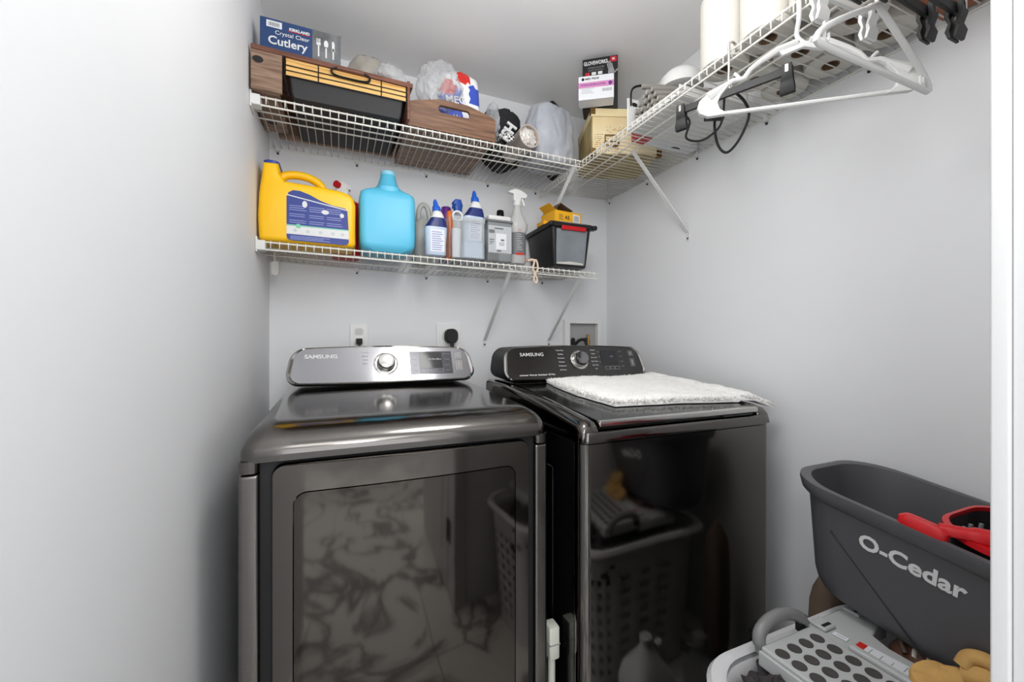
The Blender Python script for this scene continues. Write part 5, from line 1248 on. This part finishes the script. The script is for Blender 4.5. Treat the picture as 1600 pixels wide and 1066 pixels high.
# tan work gloves in front of the bucket
TG = thing('work_gloves', 'tan cloth work gloves crumpled in front of the mop bucket', 'gloves', (0.99, 0.37, 0.53))
def band(pts, w, th, name):
    return MB().tube(bez(pts, 8), w, 12, flat=th).build(name, 'tan', TG, True)
fl = [(0.952, 0.398), (0.972, 0.412), (1.000, 0.405), (1.012, 0.385), (1.004, 0.345), (0.985, 0.325), (0.960, 0.335), (0.950, 0.365)]
def fring(z, k, tz): return [Vector((0.98+(x-0.98)*k, 0.368+(y-0.368)*k, z + 0.35*(x-0.98) + tz*noise.noise(Vector((x*60, y*60, 1))))) for x, y in bez([(a, b, 0) for a, b in fl], 4, True) for x, y in [(x.x, x.y)]] if False else [Vector((0.98+(p.x-0.98)*k, 0.368+(p.y-0.368)*k, z + 0.35*(p.x-0.98) + tz*noise.noise(Vector((p.x*60, p.y*60, 1))))) for p in bez([(a, b, 0) for a, b in fl], 4, True)]
MB().loft([fring(0.538, 0.96, 0.0), fring(0.541, 1.0, 0.002), fring(0.552, 1.0, 0.003), fring(0.557, 0.95, 0.004), fring(0.559, 0.6, 0.006), fring(0.562, 0.2, 0.004)]).build('palm', 'tan', TG, True)
band([(0.990, 0.372, 0.560), (1.000, 0.335, 0.572), (1.008, 0.30, 0.566), (1.012, 0.245, 0.552)], 0.018, 0.6, 'finger')
band([(0.972, 0.352, 0.550), (0.980, 0.320, 0.556), (0.990, 0.285, 0.550), (1.0, 0.24, 0.540)], 0.018, 0.6, 'finger')
band([(1.000, 0.352, 0.588), (1.010, 0.345, 0.606), (1.016, 0.322, 0.610), (1.020, 0.285, 0.594), (1.026, 0.235, 0.572)], 0.014, 0.8, 'finger')
band([(0.998, 0.350, 0.580), (1.003, 0.322, 0.588), (1.012, 0.285, 0.578), (1.020, 0.24, 0.560)], 0.017, 0.7, 'finger')
band([(0.958, 0.345, 0.540), (0.962, 0.315, 0.543), (0.968, 0.285, 0.540), (0.976, 0.25, 0.532)], 0.017, 0.6, 'finger')
# brown shoe seen through the stool's cut-out
SH = thing('sneaker', 'brown sneaker with white laces lying beside the step stool', 'shoe', (1.08, 0.43, 0.48))
sp_ = [(1.055, 0.335), (1.045, 0.39), (1.048, 0.44), (1.065, 0.485), (1.095, 0.505), (1.125, 0.495), (1.14, 0.45), (1.135, 0.39), (1.115, 0.335), (1.085, 0.315)]
def sring(z, k): return [Vector((1.092+(x-1.092)*k, 0.41+(y-0.41)*k, z)) for x, y in sp_]
MB().loft([sring(0.462, 0.96), sring(0.466, 1.0), sring(0.480, 1.0), sring(0.482, 0.96)]).build('sole', 'shoe_sole', SH, True)
MB().loft([sring(0.482, 0.95), sring(0.500, 0.93), sring(0.520, 0.80), sring(0.534, 0.55), sring(0.538, 0.2)]).build('upper', 'shoe_brown', SH, True)
for k in range(4):
    y = 0.375 + k*0.022
    MB().tube(bez([(1.058, y, 0.522), (1.075, y+0.004, 0.533), (1.105, y+0.004, 0.535), (1.12, y, 0.524)]), 0.0050, 6, flat=0.5).build('lace', 'lace', SH, True)
MB().tube(bez([(1.060, 0.455, 0.520), (1.075, 0.470, 0.536), (1.11, 0.474, 0.534), (1.125, 0.46, 0.52)]), 0.006, 6).build('tongue', M('shoe_dark', (84, 66, 56), 0.7), SH, True)

# bottles on the floor in front of the washer (seen mirrored in its front)
MJ = thing('milk_jug', 'white milk jug on the floor, mirrored in the washer front', 'jug', (0.85, 0.745, 0))
MB().loft([[Vector((x, y, z)) for x, y in rr(h, h, r, 5, 2, 0.85, 0.745)] for z, h, r in ((0.001, 0.066, 0.02), (0.008, 0.072, 0.02), (0.13, 0.073, 0.022), (0.17, 0.066, 0.03), (0.21, 0.040, 0.035), (0.235, 0.021, 0.02), (0.25, 0.018, 0.017))]).build('body', 'jug_milk', MJ, True)
MB().lathe([(0.021, 0.2505), (0.021, 0.265), (0.018, 0.268)], (0.85, 0.745, 0), 18).build('cap', 'hamper', MJ, True)
MB().tube(bez([(0.90, 0.745, 0.235), (0.92, 0.745, 0.20), (0.925, 0.745, 0.15), (0.915, 0.745, 0.11)]), 0.012, 8).build('handle', 'jug_milk', MJ, True)
def bottle(x, y, lab):
    b = thing('bail_bottle', lab, 'bottle', (x, y, 0))
    MB().lathe([(0.045, 0.001), (0.052, 0.006), (0.052, 0.09), (0.040, 0.13), (0.022, 0.155), (0.019, 0.172)], (x, y, 0), 24).build('glass', 'bottle_clear', b, True)
    MB().lathe([(0.024, 0.170), (0.024, 0.178), (0.0225, 0.180), (0.0225, 0.203), (0.020, 0.206), (0.001, 0.206)], (x, y, 0), 20).build('cap', 'handle_grey', b, True)
    MB().tube([Vector((x-0.010+0.040*math.cos(2*PI*i/20), y+0.018*math.sin(2*PI*i/20), 0.178+0.012*math.cos(2*PI*i/20)*-1)) for i in range(20)], 0.0035, 6, True).build('carry_ring', 'handle_grey', b, True)
bottle(1.075, 0.745, 'clear bottle with grey cap and carry ring, mirrored right of the milk jug')
bottle(1.305, 0.795, 'clear bottle with grey cap nearest the right wall, mirrored in the washer front')
# off-white tool between the machines
SQ = thing('plastic_holder', 'off-white plastic holder standing in the gap between dryer and washer', 'holder', (0.529, 0.985, 0))
rbox(0.514, 0.544, 0.958, 0.998, 0.306, 0.392, 0.004).build('head', 'offwhite', SQ, True)
MB().box(0.5135, 0.5445, 0.9575, 0.9985, 0.345, 0.348).build('seam', 'print_grey', SQ)
MB().cyl((0.529, 0.978, 0.0), (0.529, 0.978, 0.307), 0.010, n=14).build('stem', 'offwhite', SQ, True)
MB().box(0.512, 0.546, 0.958, 1.05, 0.0, 0.012).build('foot', 'offwhite', SQ, bevel=0.003)
